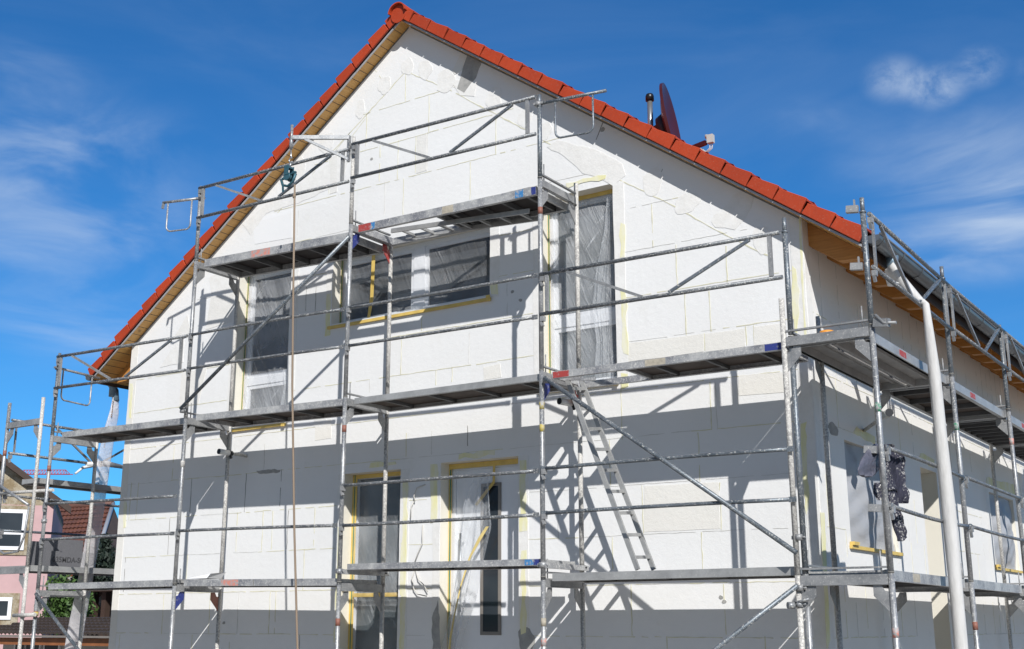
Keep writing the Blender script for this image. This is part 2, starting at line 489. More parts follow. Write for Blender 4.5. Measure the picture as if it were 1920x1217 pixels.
# ---------------------------------------------------------------- mesh builder
class MB:
    """collects faces in world coordinates; build() links ONE mesh object whose origin is its thing's origin"""

    def __init__(s):
        s.v, s.f, s.sm = [], [], []

    def face(s, pts, smooth=False):
        i = len(s.v)
        s.v += [Vector(p) for p in pts]
        s.f.append(list(range(i, i + len(pts))))
        s.sm.append(smooth)
        return s

    def box(s, lo, hi):
        x0, y0, z0 = lo
        x1, y1, z1 = hi
        return s.hexa([(x0, y0, z0), (x1, y0, z0), (x1, y1, z0), (x0, y1, z0)],
                      [(x0, y0, z1), (x1, y0, z1), (x1, y1, z1), (x0, y1, z1)])

    def hexa(s, b, t):
        i = len(s.v)
        s.v += [Vector(p) for p in b] + [Vector(p) for p in t]
        n = len(b)
        s.f.append([i + n - 1 - k for k in range(n)])
        s.f.append([i + n + k for k in range(n)])
        for k in range(n):
            k2 = (k + 1) % n
            s.f.append([i + k, i + k2, i + n + k2, i + n + k])
        s.sm += [False] * (n + 2)
        return s

    def prism(s, poly, off):
        off = Vector(off)
        return s.hexa([Vector(p) for p in poly], [Vector(p) + off for p in poly])

    def bar(s, a, b, w, h, upv=(0, 0, 1)):
        a, b = Vector(a), Vector(b)
        d = (b - a).normalized()
        side = d.cross(Vector(upv))
        if side.length < 1e-4:
            side = d.cross(Vector((0, 1, 0)))
        side.normalize()
        u = side.cross(d).normalized()
        c = [side * (sx * w / 2) + u * (sy * h / 2) for sx, sy in ((-1, -1), (1, -1), (1, 1), (-1, 1))]
        return s.hexa([a + q for q in c], [b + q for q in c])

    def tube(s, pts, r, n=12, cap=True, flat=None, twist=0.0):
        """r: radius or list; flat: list of (rx, ry) factors"""
        pts = [Vector(p) for p in pts]
        rr = r if isinstance(r, (list, tuple)) else [r] * len(pts)
        i0 = len(s.v)
        pu = None
        for k, p in enumerate(pts):
            d = (pts[min(k + 1, len(pts) - 1)] - pts[max(k - 1, 0)]).normalized()
            if pu is None:
                ref = Vector((0, 0, 1)) if abs(d.z) < 0.9 else Vector((1, 0, 0))
                pu = (ref - d * ref.dot(d)).normalized()
            else:
                pu = (pu - d * pu.dot(d)).normalized()
            pv = d.cross(pu)
            for j in range(n):
                t = 2 * math.pi * j / n
                fx, fy = flat[k] if flat else (1, 1)
                s.v.append(p + pu * (math.cos(t) * rr[k] * fx) + pv * (math.sin(t) * rr[k] * fy))
        for k in range(len(pts) - 1):
            for j in range(n):
                j2 = (j + 1) % n
                a = i0 + k * n
                s.f.append([a + j, a + j2, a + n + j2, a + n + j])
                s.sm.append(True)
        if cap:
            s.f.append([i0 + n - 1 - j for j in range(n)])
            e = i0 + (len(pts) - 1) * n
            s.f.append([e + j for j in range(n)])
            s.sm += [False, False]
        return s

    def grid(s, fn, nu, nv, smooth=True):
        i0 = len(s.v)
        for a in range(nu + 1):
            for b in range(nv + 1):
                s.v.append(Vector(fn(a / nu, b / nv)))
        for a in range(nu):
            for b in range(nv):
                q = i0 + a * (nv + 1) + b
                s.f.append([q, q + nv + 1, q + nv + 2, q + 1])
                s.sm.append(smooth)
        return s

    def disc(s, c, nrm, r, n=20, thick=0.01):
        nrm = Vector(nrm).normalized()
        return s.tube([Vector(c), Vector(c) + nrm * thick], r, n)

    def build(s, name, material, parent=None, fix=True):
        org = Vector((0, 0, 0))
        if parent is not None:
            q = parent
            while q is not None:
                org += q.location
                q = q.parent
        me = bpy.data.meshes.new(name)
        me.from_pydata([v - org for v in s.v], [], s.f)
        me.polygons.foreach_set('use_smooth', s.sm)
        me.update()
        if fix:
            bm = bmesh.new()
            bm.from_mesh(me)
            bmesh.ops.recalc_face_normals(bm, faces=bm.faces)
            bm.to_mesh(me)
            bm.free()
        me.materials.append(MATS[material])
        o = bpy.data.objects.new(name, me)
        COL.objects.link(o)
        if parent is not None:
            o.parent = parent
        return o


def thing(name, loc, label, cat, group=None, kind=None):
    o = bpy.data.objects.new(name, None)
    COL.objects.link(o)
    o.location = loc
    o.empty_display_size = 0.2
    o['label'] = label
    o['category'] = cat
    if group:
        o['group'] = group
    if kind:
        o['kind'] = kind
    return o


def tag(o, label, cat, group=None):
    o['label'] = label
    o['category'] = cat
    if group:
        o['group'] = group
    return o


def structure(o):
    o['kind'] = 'structure'
    return o


# ================================================================ GROUND
GZ = -2.0
structure(MB().face([(-400, -300, GZ), (400, -300, GZ), (400, 600, GZ), (-400, 600, GZ)]).build('ground', 'gravel'))

# ================================================================ HOUSE
D = 0.994
XL, XR = 0.235, 10.094
YB = 13.0
RX, SL = 5.17, 0.7145
ZS = 6.92                       # underside of the soffit at the ridge


def zs(x):
    return ZS - SL * abs(x - RX)


house = thing('house', (RX, D, GZ), 'white unfinished gabled house clad in insulation boards with an orange tiled roof', 'house')
# openings on the gable (x0, x1, z0, z1, depth)
REC = 0.18
OPEN = dict(A=(2.345, 3.30, 2.03, 4.17), B=(4.02, 6.418, 3.17, 4.08), C=(7.105, 8.03, 2.03, 4.20),
            Dw=(4.325, 5.178, -2.0, 1.322), E=(5.757, 6.797, -2.0, 1.35))


def wall_face(mb, ax, val, lo, hi, opens, top, zlow=GZ):
    """a wall sheet on plane axis ax=val, split round its openings; top(t) is the roof line"""
    cuts = sorted(set([lo, hi] + [o[0] for o in opens] + [o[1] for o in opens] + ([RX] if ax == 1 else [])))

    def P(t, z):
        return (t, val, z) if ax == 1 else (val, t, z)
    for a, b in zip(cuts[:-1], cuts[1:]):
        m = (a + b) / 2
        holes = sorted([(o[2], o[3]) for o in opens if o[0] <= m <= o[1]])
        z = zlow
        for h0, h1 in holes:
            if h0 > z:
                mb.face([P(a, z), P(b, z), P(b, h0), P(a, h0)])
            z = h1
        mb.face([P(a, z), P(b, z), P(b, top(b)), P(a, top(a))])


wb = MB()
wall_face(wb, 1, D, XL, XR, list(OPEN.values()), zs)
SIDE = dict(S1=(1.785, 3.29, 0.335, 1.35), T=(4.36, 5.03, -2.0, 1.35), S2=(7.6, 9.05, 0.345, 1.35))
eave_z = zs(XR) + 0.0
wall = wb.build('gable_wall', 'wall_board', house, fix=False)
sb = MB()
wall_face(sb, 0, XR, D, YB, list(SIDE.values()), lambda t: eave_z)
sb.face([(XL, D, GZ), (XL, D, zs(XL)), (XL, YB, zs(XL)), (XL, YB, GZ)])
sb.face([(XL, YB, GZ), (XL, YB, zs(XL)), (RX, YB, ZS), (XR, YB, zs(XR)), (XR, YB, GZ)])
sidew = sb.build('side_wall', 'side_board', house, fix=False)
for k, (a, b, z0, z1) in OPEN.items():
    rv = MB()
    d = REC + 0.06
    rv.face([(a, D, z0), (a, D + d, z0), (a, D + d, z1), (a, D, z1)])
    rv.face([(b, D, z0), (b, D, z1), (b, D + d, z1), (b, D + d, z0)])
    rv.face([(a, D, z1), (a, D + d, z1), (b, D + d, z1), (b, D, z1)])
    if z0 > GZ:
        rv.face([(a, D, z0), (b, D, z0), (b, D + d, z0), (a, D + d, z0)])
    rv.build('window_reveal', 'reveal_cream', wall)
for k, (a, b, z0, z1) in SIDE.items():
    rv = MB()
    d = 0.42 if k == 'T' else 0.2
    x2 = XR - d
    rv.face([(XR, a, z0), (x2, a, z0), (x2, a, z1), (XR, a, z1)])
    rv.face([(XR, b, z0), (XR, b, z1), (x2, b, z1), (x2, b, z0)])
    rv.face([(XR, a, z1), (x2, a, z1), (x2, b, z1), (XR, b, z1)])
    if z0 > GZ:
        rv.face([(XR, a, z0), (XR, b, z0), (x2, b, z0), (x2, a, z0)])
    rv.build('window_reveal', 'reveal_cream', sidew)


# ---- seams, patches and smears: thin layers standing a few millimetres proud of the boards
def seam(mb, plane, pts, w=0.008, t=0.0025, gap=0.12, jit=0.003):
    """pts: list of 2-D wall points (t, z); lays short, slightly uneven pieces of hardened foam"""
    for (a, b) in zip(pts[:-1], pts[1:]):
        L = math.hypot(b[0] - a[0], b[1] - a[1])
        n = max(1, int(L / 0.07))
        dx, dz = (b[0] - a[0]) / L, (b[1] - a[1]) / L
        off = [random.uniform(-jit, jit) for _ in range(n + 1)]
        wid = [w * random.uniform(0.35, 1.25) for _ in range(n + 1)]
        for i in range(n):
            if random.random() < gap:
                continue
            p = []
            for (kk, sg) in ((i, -1), (i + 1, -1), (i + 1, 1), (i, 1)):
                s_ = kk / n
                o = off[kk] + sg * wid[kk] / 2
                p.append((a[0] + (b[0] - a[0]) * s_ - dz * o, a[1] + (b[1] - a[1]) * s_ + dx * o))
            if plane == 'f':
                mb.prism([(q[0], D, q[1]) for q in p], (0, -t, 0))
            else:
                mb.prism([(XR, q[0], q[1]) for q in p], (t, 0, 0))


def wf(u, v):
    q = onY(u, v, D)
    return (q.x, q.z)


def wsd(u, v):
    q = onX(u, v, XR)
    return (q.y, q.z)


ys, so = MB(), MB()
DKL = []


def newdk():
    DKL.append(MB())
    return DKL[-1]

ROWS = [5.895, 5.39, 4.885, 4.38, 3.88, 3.397, 2.90, 2.425, 1.925, 1.44, 0.955, 0.46, -0.02, -0.52, -1.02, -1.5]


def inside(x, z, m=0.06):
    if x < XL + 0.02 or x > XR - 0.02 or z > zs(x) - 0.02:
        return False
    return not any(o[0] - m < x < o[1] + m and o[2] - m < z < o[3] + m for o in OPEN.values())


def row_runs(z):
    x = XL
    run = None
    out = []
    while x < XR:
        ok = inside(x, z) and z < zs(x) - (0.42 if z > 2.6 else 0)
        if ok and run is None:
            run = x
        if not ok and run is not None:
            out.append((run, x))
            run = None
        x += 0.03
    if run is not None:
        out.append((run, XR - 0.02))
    return out


for i, z in enumerate(ROWS):
    for a, b in row_runs(z):
        x = a
        while x < b:
            x2 = min(b, x + random.uniform(0.5, 1.6))
            mb = ys if random.random() < (0.75 if z > 1.9 or z < 0 else 0.45) else so
            seam(mb, 'f', [(x, z + random.uniform(-.004, .004)), (x2, z + random.uniform(-.004, .004))], 0.009 if mb is ys else 0.006)
            x = x2
# verge boards parallel to the roof
for P in ([(761, 134), (657, 248), (566, 348), (505, 418)], [(761, 134), (840, 167), (916, 207), (994, 248)],
          [(1019, 264), (1150, 333), (1246, 377), (1364, 443), (1440, 480)]):
    seam(ys, 'f', [wf(*q) for q in P], 0.013, gap=0.05, jit=0.006)
for P in ([(701, 128), (727, 163)], [(657, 248), (630, 282)], [(686, 222), (655, 262)]):
    seam(ys, 'f', [wf(*q) for q in P], 0.008)
for P in ([(1133, 224), (1118, 262)], [(1258, 287), (1235, 332)]):
    seam(newdk(), 'f', [wf(*q) for q in P], 0.008, gap=0.1)
# upright seams: (u, v_top, v_bottom, kind)
VS = [(761, 135, 190, 'y'), (805, 180, 247, 'y'), (688, 214, 273, 'y'), (930, 224, 290, 'y'), (713, 273, 340, 'y'), (747, 262, 335, 'y'),
      (780, 257, 324, 'y'), (802, 248, 321, 's'), (757, 335, 402, 'y'), (722, 340, 404, 's'), (882, 304, 374, 'y'), (631, 290, 360, 'y'),
      (619, 292, 363, 'y'), (504, 410, 457, 's'), (560, 395, 450, 's'), (791, 592, 620, 'y'), (753, 637, 703, 'y'), (880, 624, 682, 's'),
      (951, 520, 592, 's'), (818, 694, 722, 'y'), (848, 689, 716, 'y'), (575, 538, 583, 'd'), (593, 538, 583, 'd'), (693, 711, 735, 's'),
      (327, 837, 898, 'y'), (360, 897, 960, 'd'), (462, 888, 960, 'd'), (528, 880, 949, 'd'), (497, 832, 880, 's'), (247, 905, 975, 'y'),
      (260, 905, 975, 'y'), (319, 972, 1040, 'd'), (446, 961, 1034, 'y'), (494, 959, 1032, 'y'), (512, 958, 1030, 'y'), (541, 957, 1029, 'd'),
      (591, 952, 1024, 'y'), (236, 1045, 1110, 'd'), (352, 1040, 1086, 'y'), (571, 1029, 1106, 'y'), (308, 1115, 1189, 'y'), (395, 1112, 1189, 'y'),
      (448, 1112, 1189, 's'), (507, 1109, 1189, 'y'), (518, 1109, 1189, 'y'), (562, 1190, 1217, 'd'), (361, 1190, 1217, 'y'), (431, 1190, 1217, 'y'),
      (225, 1190, 1217, 'y'), (762, 812, 857, 'y'), (810, 808, 852, 's'), (877, 798, 836, 'd'), (1164, 711, 825, 'y'), (1331, 716, 806, 'y'),
      (1341, 716, 806, 's'), (1143, 825, 910, 'y'), (1309, 811, 903, 'y'), (1204, 910, 1000, 'y'), (1349, 905, 993, 'y'), (1148, 1007, 1067, 'y'),
      (1315, 998, 1069, 'y'), (1183, 1095, 1192, 'y'), (1357, 1095, 1190, 'y'), (1250, 1193, 1217, 'y'), (1046, 920, 1008, 's'), (1434, 1193, 1217, 'y'),
      (1222, 383, 465, 'y'), (1267, 459, 537, 'y'), (1361, 461, 530, 'y'), (1284, 551, 629, 'y'), (1330, 546, 622, 'y'), (1321, 625, 658, 'y'),
      (1398, 612, 648, 'y'), (1413, 610, 646, 'y'), (1382, 700, 760, 's')]
for u, a, b, k in VS:
    p, q = wf(u, a), wf(u, b)
    seam({'y': ys, 's': so}.get(k) or newdk(), 'f', [(p[0], p[1]), (p[0], q[1])], 0.011 if k == 'y' else 0.007, gap=0.08, jit=0.004)
# side wall seams
for z in (2.5, 1.93, 1.45, 0.96, 0.47, -0.02, -0.52, -1.0):
    y = D + 0.02
    while y < YB - 0.3:
        y2 = y + random.uniform(0.5, 1.2)
        if not any(o[0] - .1 < y2 and y < o[1] + .1 and o[2] - .03 < z < o[3] + .05 for o in SIDE.values()):
            seam(ys if random.random() < .6 else so, 's', [(y, z), (y2, z)], 0.008)
        y = y2
for i, z in enumerate((1.93, 1.45, 0.47, -0.02, -0.52)):
    y = 1.2 + (i % 2) * 0.45
    while y < YB - 0.3:
        if not any(o[0] - .1 < y < o[1] + .1 and z < o[3] + .45 and z > o[2] - .1 for o in SIDE.values()):
            seam(ys if random.random() < .5 else so, 's', [(y, z), (y, z + 0.48)], 0.007)
        y += random.choice((0.3, 0.5, 1.0))
y = 1.4
while y < YB:                                          # upright timber-backed boards under the eaves
    seam(so, 's', [(y, 2.45), (y, eave_z - 0.25)], 0.006, gap=0.25)
    y += random.choice((0.28, 0.32, 0.5, 0.6))
ys.build('foam_seam', 'seam_yellow', wall)
so.build('board_joint', 'seam_soft', wall)
for q_ in DKL:
    q_.build('open_joint', 'seam_dark', wall)


def blob(cx, cz, rx, rz, n=22, rough=0.18, rot=0.0):
    ph = [random.uniform(0, 6.28) for _ in range(3)]
    out = []
    for i in range(n):
        t = 2 * math.pi * i / n
        k = 1 + rough * (0.5 * math.sin(2 * t + ph[0]) + 0.35 * math.sin(3 * t + ph[1]) + 0.35 * math.sin(5 * t + ph[2])) + random.uniform(-rough, rough) * 0.25
        x, z = rx * k * math.cos(t), rz * k * math.sin(t)
        out.append((cx + x * math.cos(rot) - z * math.sin(rot), cz + x * math.sin(rot) + z * math.cos(rot)))
    return out


def rough_poly(pts, step=0.09, jit=0.012):
    out = []
    for a, b in zip(pts, pts[1:] + pts[:1]):
        n = max(1, int(math.hypot(b[0] - a[0], b[1] - a[1]) / step))
        for i in range(n):
            s_ = i / n
            out.append((a[0] + (b[0] - a[0]) * s_ + random.uniform(-jit, jit), a[1] + (b[1] - a[1]) * s_ + random.uniform(-jit, jit)))
    return out


LV = [0.0008]


def lay(kind, pts, t, plane='f'):
    """one thin patch = one part of the wall"""
    LV[0] += 0.00003                                    # overlapping layers never share a plane
    t = t + LV[0] % 0.001
    mb = MB()
    lay_(mb, pts, t, plane)
    mb.build(kind, {'cream_board': 'cream_board', 'smooth_board': 'fresh_board'}.get(kind, kind), wall if plane == 'f' else sidew)


def lay_(mb, pts, t, plane):
    if plane == 'f':
        mb.prism([(q[0], D, q[1]) for q in pts], (0, -t, 0))
    else:
        mb.prism([(XR, q[0], q[1]) for q in pts], (t, 0, 0))


pp, gm, ms, cb, fb, sm_ = 'plaster_patch', 'grey_mortar', 'mesh_plaster', 'cream_board', 'smooth_board', 'yellow_smear'
for u, v, ru, rv_ in ((764, 125, 0.10, 0.11), (797, 131, 0.11, 0.13), (836, 152, 0.15, 0.15), (721, 160, 0.10, 0.13), (676, 205, 0.08, 0.12),
                      (926, 186, 0.12, 0.14), (985, 221, 0.09, 0.12), (982, 222, 0.08, 0.1), (1022, 246, 0.10, 0.10), (1224, 341, 0.12, 0.15),
                      (1288, 381, 0.14, 0.11), (1365, 410, 0.16, 0.11), (1428, 449, 0.10, 0.13), (560, 315, 0.12, 0.16), (612, 268, 0.12, 0.15),
                      (600, 790, .1, .08)):
    x, z = wf(u, v)
    lay(pp, blob(x, z, ru, rv_), 0.0032)
lay(pp, rough_poly([wf(*q) for q in ((1025, 275), (1045, 262), (1130, 285), (1165, 308), (1172, 330), (1150, 347), (1128, 335), (1090, 325), (1068, 300))]), 0.0034)
lay(pp, rough_poly([wf(*q) for q in ((1352, 395), (1375, 365), (1400, 355), (1415, 372), (1400, 405), (1378, 432), (1350, 425))]), 0.0034)
lay(pp, rough_poly([wf(*q) for q in ((455, 420), (520, 368), (560, 345), (640, 290), (655, 300), (640, 345), (560, 380), (500, 400), (470, 440))]), 0.003)
lay(pp, rough_poly([wf(*q) for q in ((392, 520), (420, 505), (445, 530), (430, 548), (396, 552))]), 0.003)
lay(gm, rough_poly([wf(*q) for q in ((877, 103), (904, 113), (892, 145), (872, 172), (858, 165), (868, 130))]), 0.0042)
lay(cb, rough_poly([wf(*q) for q in ((866, 97), (877, 102), (866, 132), (853, 140), (848, 134))], jit=0.004), 0.0041)
lay(pp, rough_poly([wf(*q) for q in ((846, 150), (895, 155), (890, 182), (862, 178))]), 0.0035)
lay(gm, rough_poly([wf(*q) for q in ((480, 882), (527, 880), (524, 886), (500, 890), (484, 889))], 0.05), 0.0038)
lay(gm, blob(*wf(987, 1200), 0.10, 0.13), 0.004)
lay(gm, rough_poly([wf(*q) for q in ((810, 1160), (822, 1125), (827, 1217), (812, 1217))], 0.06), 0.004)
lay(gm, blob(*wf(1130, 243), 0.03, 0.025), 0.004)
for u, v in ((697, 298), (961, 547), (976, 563), (1358, 1128), (1352, 1120), (420, 1168)):
    lay(gm, blob(*wf(u, v), 0.022, 0.018, 10), 0.0037)
# mesh reinforced strips
lay(ms, rough_poly([wf(*q) for q in ((782, 257), (801, 251), (800, 320), (781, 325))], jit=0.004), 0.003)
lay(ms, rough_poly([wf(*q) for q in ((620, 296), (633, 290), (632, 360), (619, 364))], jit=0.004), 0.003)
lay(ms, rough_poly([wf(*q) for q in ((396, 556), (441, 548), (440, 602), (386, 618))], jit=0.004), 0.003)
lay(ms, rough_poly([wf(*q) for q in ((327, 632), (352, 590), (357, 625), (325, 636))], jit=0.004), 0.003)
lay(pp, rough_poly([wf(*q) for q in ((345, 620), (318, 660), (300, 690), (345, 680))]), 0.003)
lay(cb, rough_poly([wf(*q) for q in ((341, 700), (388, 690), (372, 757), (336, 762))], jit=0.004), 0.0033)
# cream coloured odd boards
for P in ([(1322, 626), (1397, 616), (1397, 650), (1322, 660)], [(1414, 613), (1465, 606), (1466, 642), (1414, 648)],
          [(1166, 645), (1319, 626), (1320, 660), (1168, 680)], [(1208, 912), (1347, 904), (1350, 991), (1208, 998)],
          [(906, 689), (938, 682), (940, 708), (908, 713)], [(591, 790), (621, 786), (621, 822), (591, 826)], [(1385, 704), (1468, 698), (1470, 735), (1385, 742)]):
    lay(cb, rough_poly([wf(*q) for q in P], 0.2, 0.004), 0.003)
# right-hand board row by the corner is smoother and whiter
lay(fb, rough_poly([wf(*q) for q in ((478, 458), (474, 413), (548, 392), (548, 446))], 0.3, 0.003), 0.0028)
# corner beads and yellow smears
for x0, x1 in ((XL + 0.004, XL + 0.14), (XR - 0.13, XR - 0.004)):
    z = GZ + 0.05
    lay(cb if x0 < 1 else pp, rough_poly([(x0, GZ), (x1, GZ), (x1, zs(x1) - 0.03), (x0, zs(x0) - 0.03)], 0.25, 0.006), 0.003)
lay(pp, rough_poly([(D + 0.004, GZ), (D + 0.14, GZ), (D + 0.14, eave_z - 0.3), (D + 0.004, eave_z - 0.3)], 0.25, 0.005), 0.003, 's')
lay(sm_, rough_poly([wf(*q) for q in ((1485, 500), (1494, 505), (1499, 560), (1495, 640), (1490, 680), (1486, 640), (1487, 560))], 0.06, 0.012), 0.0048)
lay(sm_, rough_poly([wf(*q) for q in ((1497, 402), (1501, 404), (1513, 640), (1509, 640))], 0.1, 0.006), 0.0046)
lay(sm_, rough_poly([wf(*q) for q in ((1501, 795), (1511, 790), (1514, 850), (1518, 950), (1512, 965), (1506, 900))], 0.06, 0.01), 0.0048)
lay(sm_, rough_poly([wsd(*q) for q in ((1538, 960), (1545, 960), (1556, 1200), (1550, 1217))], 0.08, 0.008), 0.0046, 's')
lay(sm_, rough_poly([wf(*q) for q in ((244, 720), (250, 720), (246, 785), (242, 785))], 0.06, 0.01), 0.0046)
lay(sm_, rough_poly([wf(*q) for q in ((233, 940), (238, 940), (235, 990), (231, 990))], 0.06, 0.01), 0.0046)


def bead(x0, x1, z0, z1, m=None):
    lay(m or pp, rough_poly([(x0, z0), (x1, z0), (x1, z1), (x0, z1)], 0.2, 0.005), 0.0036)


for k, sides in (('A', 'lr'), ('B', 'lrt'), ('C', 'lrt'), ('Dw', 'lrt'), ('E', 'lrt')):
    a, b, z0, z1 = OPEN[k]
    if 'l' in sides:
        bead(a - 0.10, a - 0.003, max(z0, GZ), z1)
    if 'r' in sides:
        bead(b + 0.003, b + 0.13, max(z0, GZ), z1)
    if 't' in sides:
        pass
for (x0, x1, z0, z1) in ((8.11, 8.17, 3.35, 3.72), (8.10, 8.16, 2.3, 3.0), (8.09, 8.15, 1.95, 2.1), (7.45, 7.95, 4.27, 4.32), (5.22, 5.29, -0.9, 1.2),
                         (5.22, 5.29, -0.1, 0.5), (6.82, 6.90, 0.55, 1.3), (6.83, 6.89, -0.5, 0.35), (4.72, 5.10, 1.37, 1.42),
                         (4.25, 4.30, -0.6, 0.7), (5.62, 5.72, 0.7, 1.33), (3.93, 4.0, 3.05, 3.6), (6.43, 6.52, 3.2, 3.35), (6.0, 6.5, 1.38, 1.43)):
    lay(sm_, rough_poly([(x0, z0), (x1, z0), (x1, z1), (x0, z1)], 0.1, 0.016), 0.0056)
for P in ([(1605, 800), (1640, 818), (1640, 834), (1600, 812)], [(1725, 848), (1752, 862), (1750, 876), (1722, 862)], [(1850, 895), (1910, 912), (1908, 932), (1848, 912)]):
    lay(sm_, rough_poly([wsd(*q) for q in P], 0.1, 0.015), 0.005, 's')
lay(gm, blob(*wsd(1562, 805), 0.14, 0.06), 0.004, 's')
# ---- windows
FY = D + REC


def frame_rect(mb, x0, x1, z0, z1, w, y0, y1):
    mb.box((x0, y0, z0), (x0 + w, y1, z1))
    mb.box((x1 - w, y0, z0), (x1, y1, z1))
    mb.box((x0 + w, y0, z0), (x1 - w, y1, z0 + w))
    mb.box((x0 + w, y0, z1 - w), (x1 - w, y1, z1))


def film_sheet(x0, x1, z0, z1, y, amp=0.012, nx=26, nz=40, creases=(), seed=0):
    rnd = random.Random(seed)
    ph = [rnd.uniform(0, 6.28) for _ in range(6)]

    def fn(a, b):
        x = x0 + (x1 - x0) * a
        z = z0 + (z1 - z0) * b
        d = amp * (math.sin(5 * x + 3 * z + ph[0]) + 0.6 * math.sin(11 * x - 7 * z + ph[1]) + 0.4 * math.sin(23 * x + 9 * z + ph[2]))
        for (ca, cx, cz, wd, hh) in creases:
            t = (x - cx) * math.cos(ca) + (z - cz) * math.sin(ca)
            d -= hh * math.exp(-(t / wd) ** 2)
        e = min(a, 1 - a, b, 1 - b) * 12
        return (x, y + d * min(1, e), z)
    return MB().grid(fn, nx, nz)


def window(k, mull=(), transom=(), glass='glass_dark', frame_w=0.055, film=None, creases=(), sash_w=0.045):
    a, b, z0, z1 = OPEN[k]
    f = MB()
    frame_rect(f, a + 0.002, b - 0.002, z0 + 0.002, z1 - 0.002, frame_w, FY, FY + 0.07)
    for (m0, m1) in mull:
        f.box((m0, FY - 0.002, z0 + frame_w), (m1, FY + 0.07, z1 - frame_w))
    for (t0, t1) in transom:
        f.box((a + frame_w, FY - 0.001, t0), (b - frame_w, FY + 0.07, t1))
    w = f.build('window', 'window_frame_white', house)
    # sashes
    xs = [a + frame_w] + [q for m in mull for q in m] + [b - frame_w]
    zss = [z0 + frame_w] + [q for t in transom for q in t] + [z1 - frame_w]
    sash, pane = MB(), MB()
    for i in range(0, len(xs), 2):
        for j in range(0, len(zss), 2):
            frame_rect(sash, xs[i] + .002, xs[i + 1] - .002, zss[j] + .002, zss[j + 1] - .002, sash_w, FY + 0.012, FY + 0.06)
            pane.box((xs[i] + .03, FY + 0.035, zss[j] + .03), (xs[i + 1] - .03, FY + 0.045, zss[j + 1] - .03))
    sash.build('sash', 'window_frame_white', w)
    pane.build('pane', glass, w)
    film_sheet(a + 0.004, b - 0.004, z0 + 0.02, z1 - 0.004, FY - 0.02, 0.006, creases=creases, seed=hash(k) % 97 if False else len(k) + ord(k[0])).build('plastic_film', film or 'film_thin', w, fix=False)
    return w


CRA = [(0.35, 2.75, 3.3, 0.012, 0.03), (0.30, 2.86, 3.2, 0.010, 0.03), (0.42, 2.70, 3.1, 0.014, 0.02), (0.28, 2.98, 3.0, 0.012, 0.02), (0.33, 2.6, 3.4, 0.01, .02)]
wA = window('A', transom=[(2.62, 2.72)], creases=CRA, film='film_mid')
wB = window('B', mull=[(5.17, 5.34)], creases=[(0.9, 4.5, 3.6, 0.015, 0.02), (0.8, 4.9, 3.5, 0.012, 0.02), (0.85, 5.9, 3.6, 0.01, 0.012)])
wC = window('C', transom=[(2.74, 2.84)], glass='glass_grey', film='film_mid', creases=[(0.55, 7.5, 3.7, 0.01, 0.02), (0.55, 7.62, 3.5, 0.01, 0.02)])
wD = window('Dw', glass='glass_grey', frame_w=0.03, sash_w=0.02, creases=[(-0.6, 4.7, 0.2, 0.012, 0.03), (-0.7, 4.9, -0.2, 0.01, 0.02), (-0.5, 4.8, -0.5, .01, .02)])


def tapes(k, w, left=True, right=False, top=False, sill=True, wl_=0.026, green=True):
    a, b, z0, z1 = OPEN[k]
    y = FY - 0.034
    t = MB()
    if left:
        t.box((a + 0.002, y, z0), (a + wl_, y + 0.004, z1 - 0.003))
    if top:
        t.box((a + wl_ + .002, y, z1 - 0.05), (b - 0.003, y + 0.004, z1 - 0.003))
    if left or top:
        t.build('masking_tape', 'tape_yellow', w)
    if green and left:
        MB().box((a + wl_ * 0.45, y - 0.003, z0), (a + wl_ * 0.45 + 0.011, y - 0.0005, z1 - 0.004)).build('green_tape', 'tape_green', w)
    if sill:
        s_ = MB()
        s_.box((a - 0.04, D - 0.03, z0 - 0.038), (b + 0.02, D - 0.003, z0 - 0.003))
        s_.box((b - 0.02, D - 0.05, z0 - 0.05), (b + 0.03, D - 0.036, z0 + 0.02))
        s_.build('sill_tape', 'tape_yellow', w)
        MB().box((a + .002, D - 0.03, z0 - 0.002), (b - .002, FY, z0 + 0.012)).build('sill', 'white_plastic', w)


tapes('A', wA)
tapes('B', wB)
tapes('C', wC, top=True)
tapes('Dw', wD, top=True, sill=False, wl_=0.07)
# inner vertical tape and the band across window B, horizontal band on the tall ground-floor window
tp = MB()
tp.prism([(4.545, FY - 0.058, 4.06), (4.60, FY - 0.058, 4.06), (4.585, FY - 0.058, 3.45), (4.53, FY - 0.058, 3.19), (4.49, FY - 0.058, 3.19), (4.535, FY - 0.058, 3.5)], (0, 0.003, 0))
tp.build('film_tape', 'tape_yellow', wB)
tp = MB()
tp.box((4.40, FY - 0.058, -0.10), (5.17, FY - 0.054, -0.055))
tp.build('film_tape', 'tape_yellow', wD)
film_sheet(4.42, 5.17, -0.2, 0.75, FY - 0.085, 0.010, creases=[(-0.62, 4.72, 0.1, 0.012, 0.04), (-0.75, 4.8, 0.0, 0.01, .03), (-0.5, 5.0, 0.0, 0.01, .03)], seed=4).build('loose_film', 'film_thin', wD, fix=False)


def strip_film(name, mtl, pts, parent, y, n=30, amp=0.02, seed=1):
    """a bunched hanging sheet: pts = [(z, x_left, x_right)] from top to bottom"""
    rnd = random.Random(seed)
    ph = [rnd.uniform(0, 6.28) for _ in range(4)]

    def fn(a, b):
        q = a * (len(pts) - 1)
        i = min(int(q), len(pts) - 2)
        f_ = q - i
        z = pts[i][0] * (1 - f_) + pts[i + 1][0] * f_
        l = pts[i][1] * (1 - f_) + pts[i + 1][1] * f_
        r_ = pts[i][2] * (1 - f_) + pts[i + 1][2] * f_
        x = l + (r_ - l) * b
        return (x, y - amp * (1 + math.sin(14 * b + 3 * z + ph[0]) + 0.7 * math.sin(31 * b - 2 * z + ph[1])), z)
    return MB().grid(fn, 40, n).build(name, mtl, parent, fix=False)


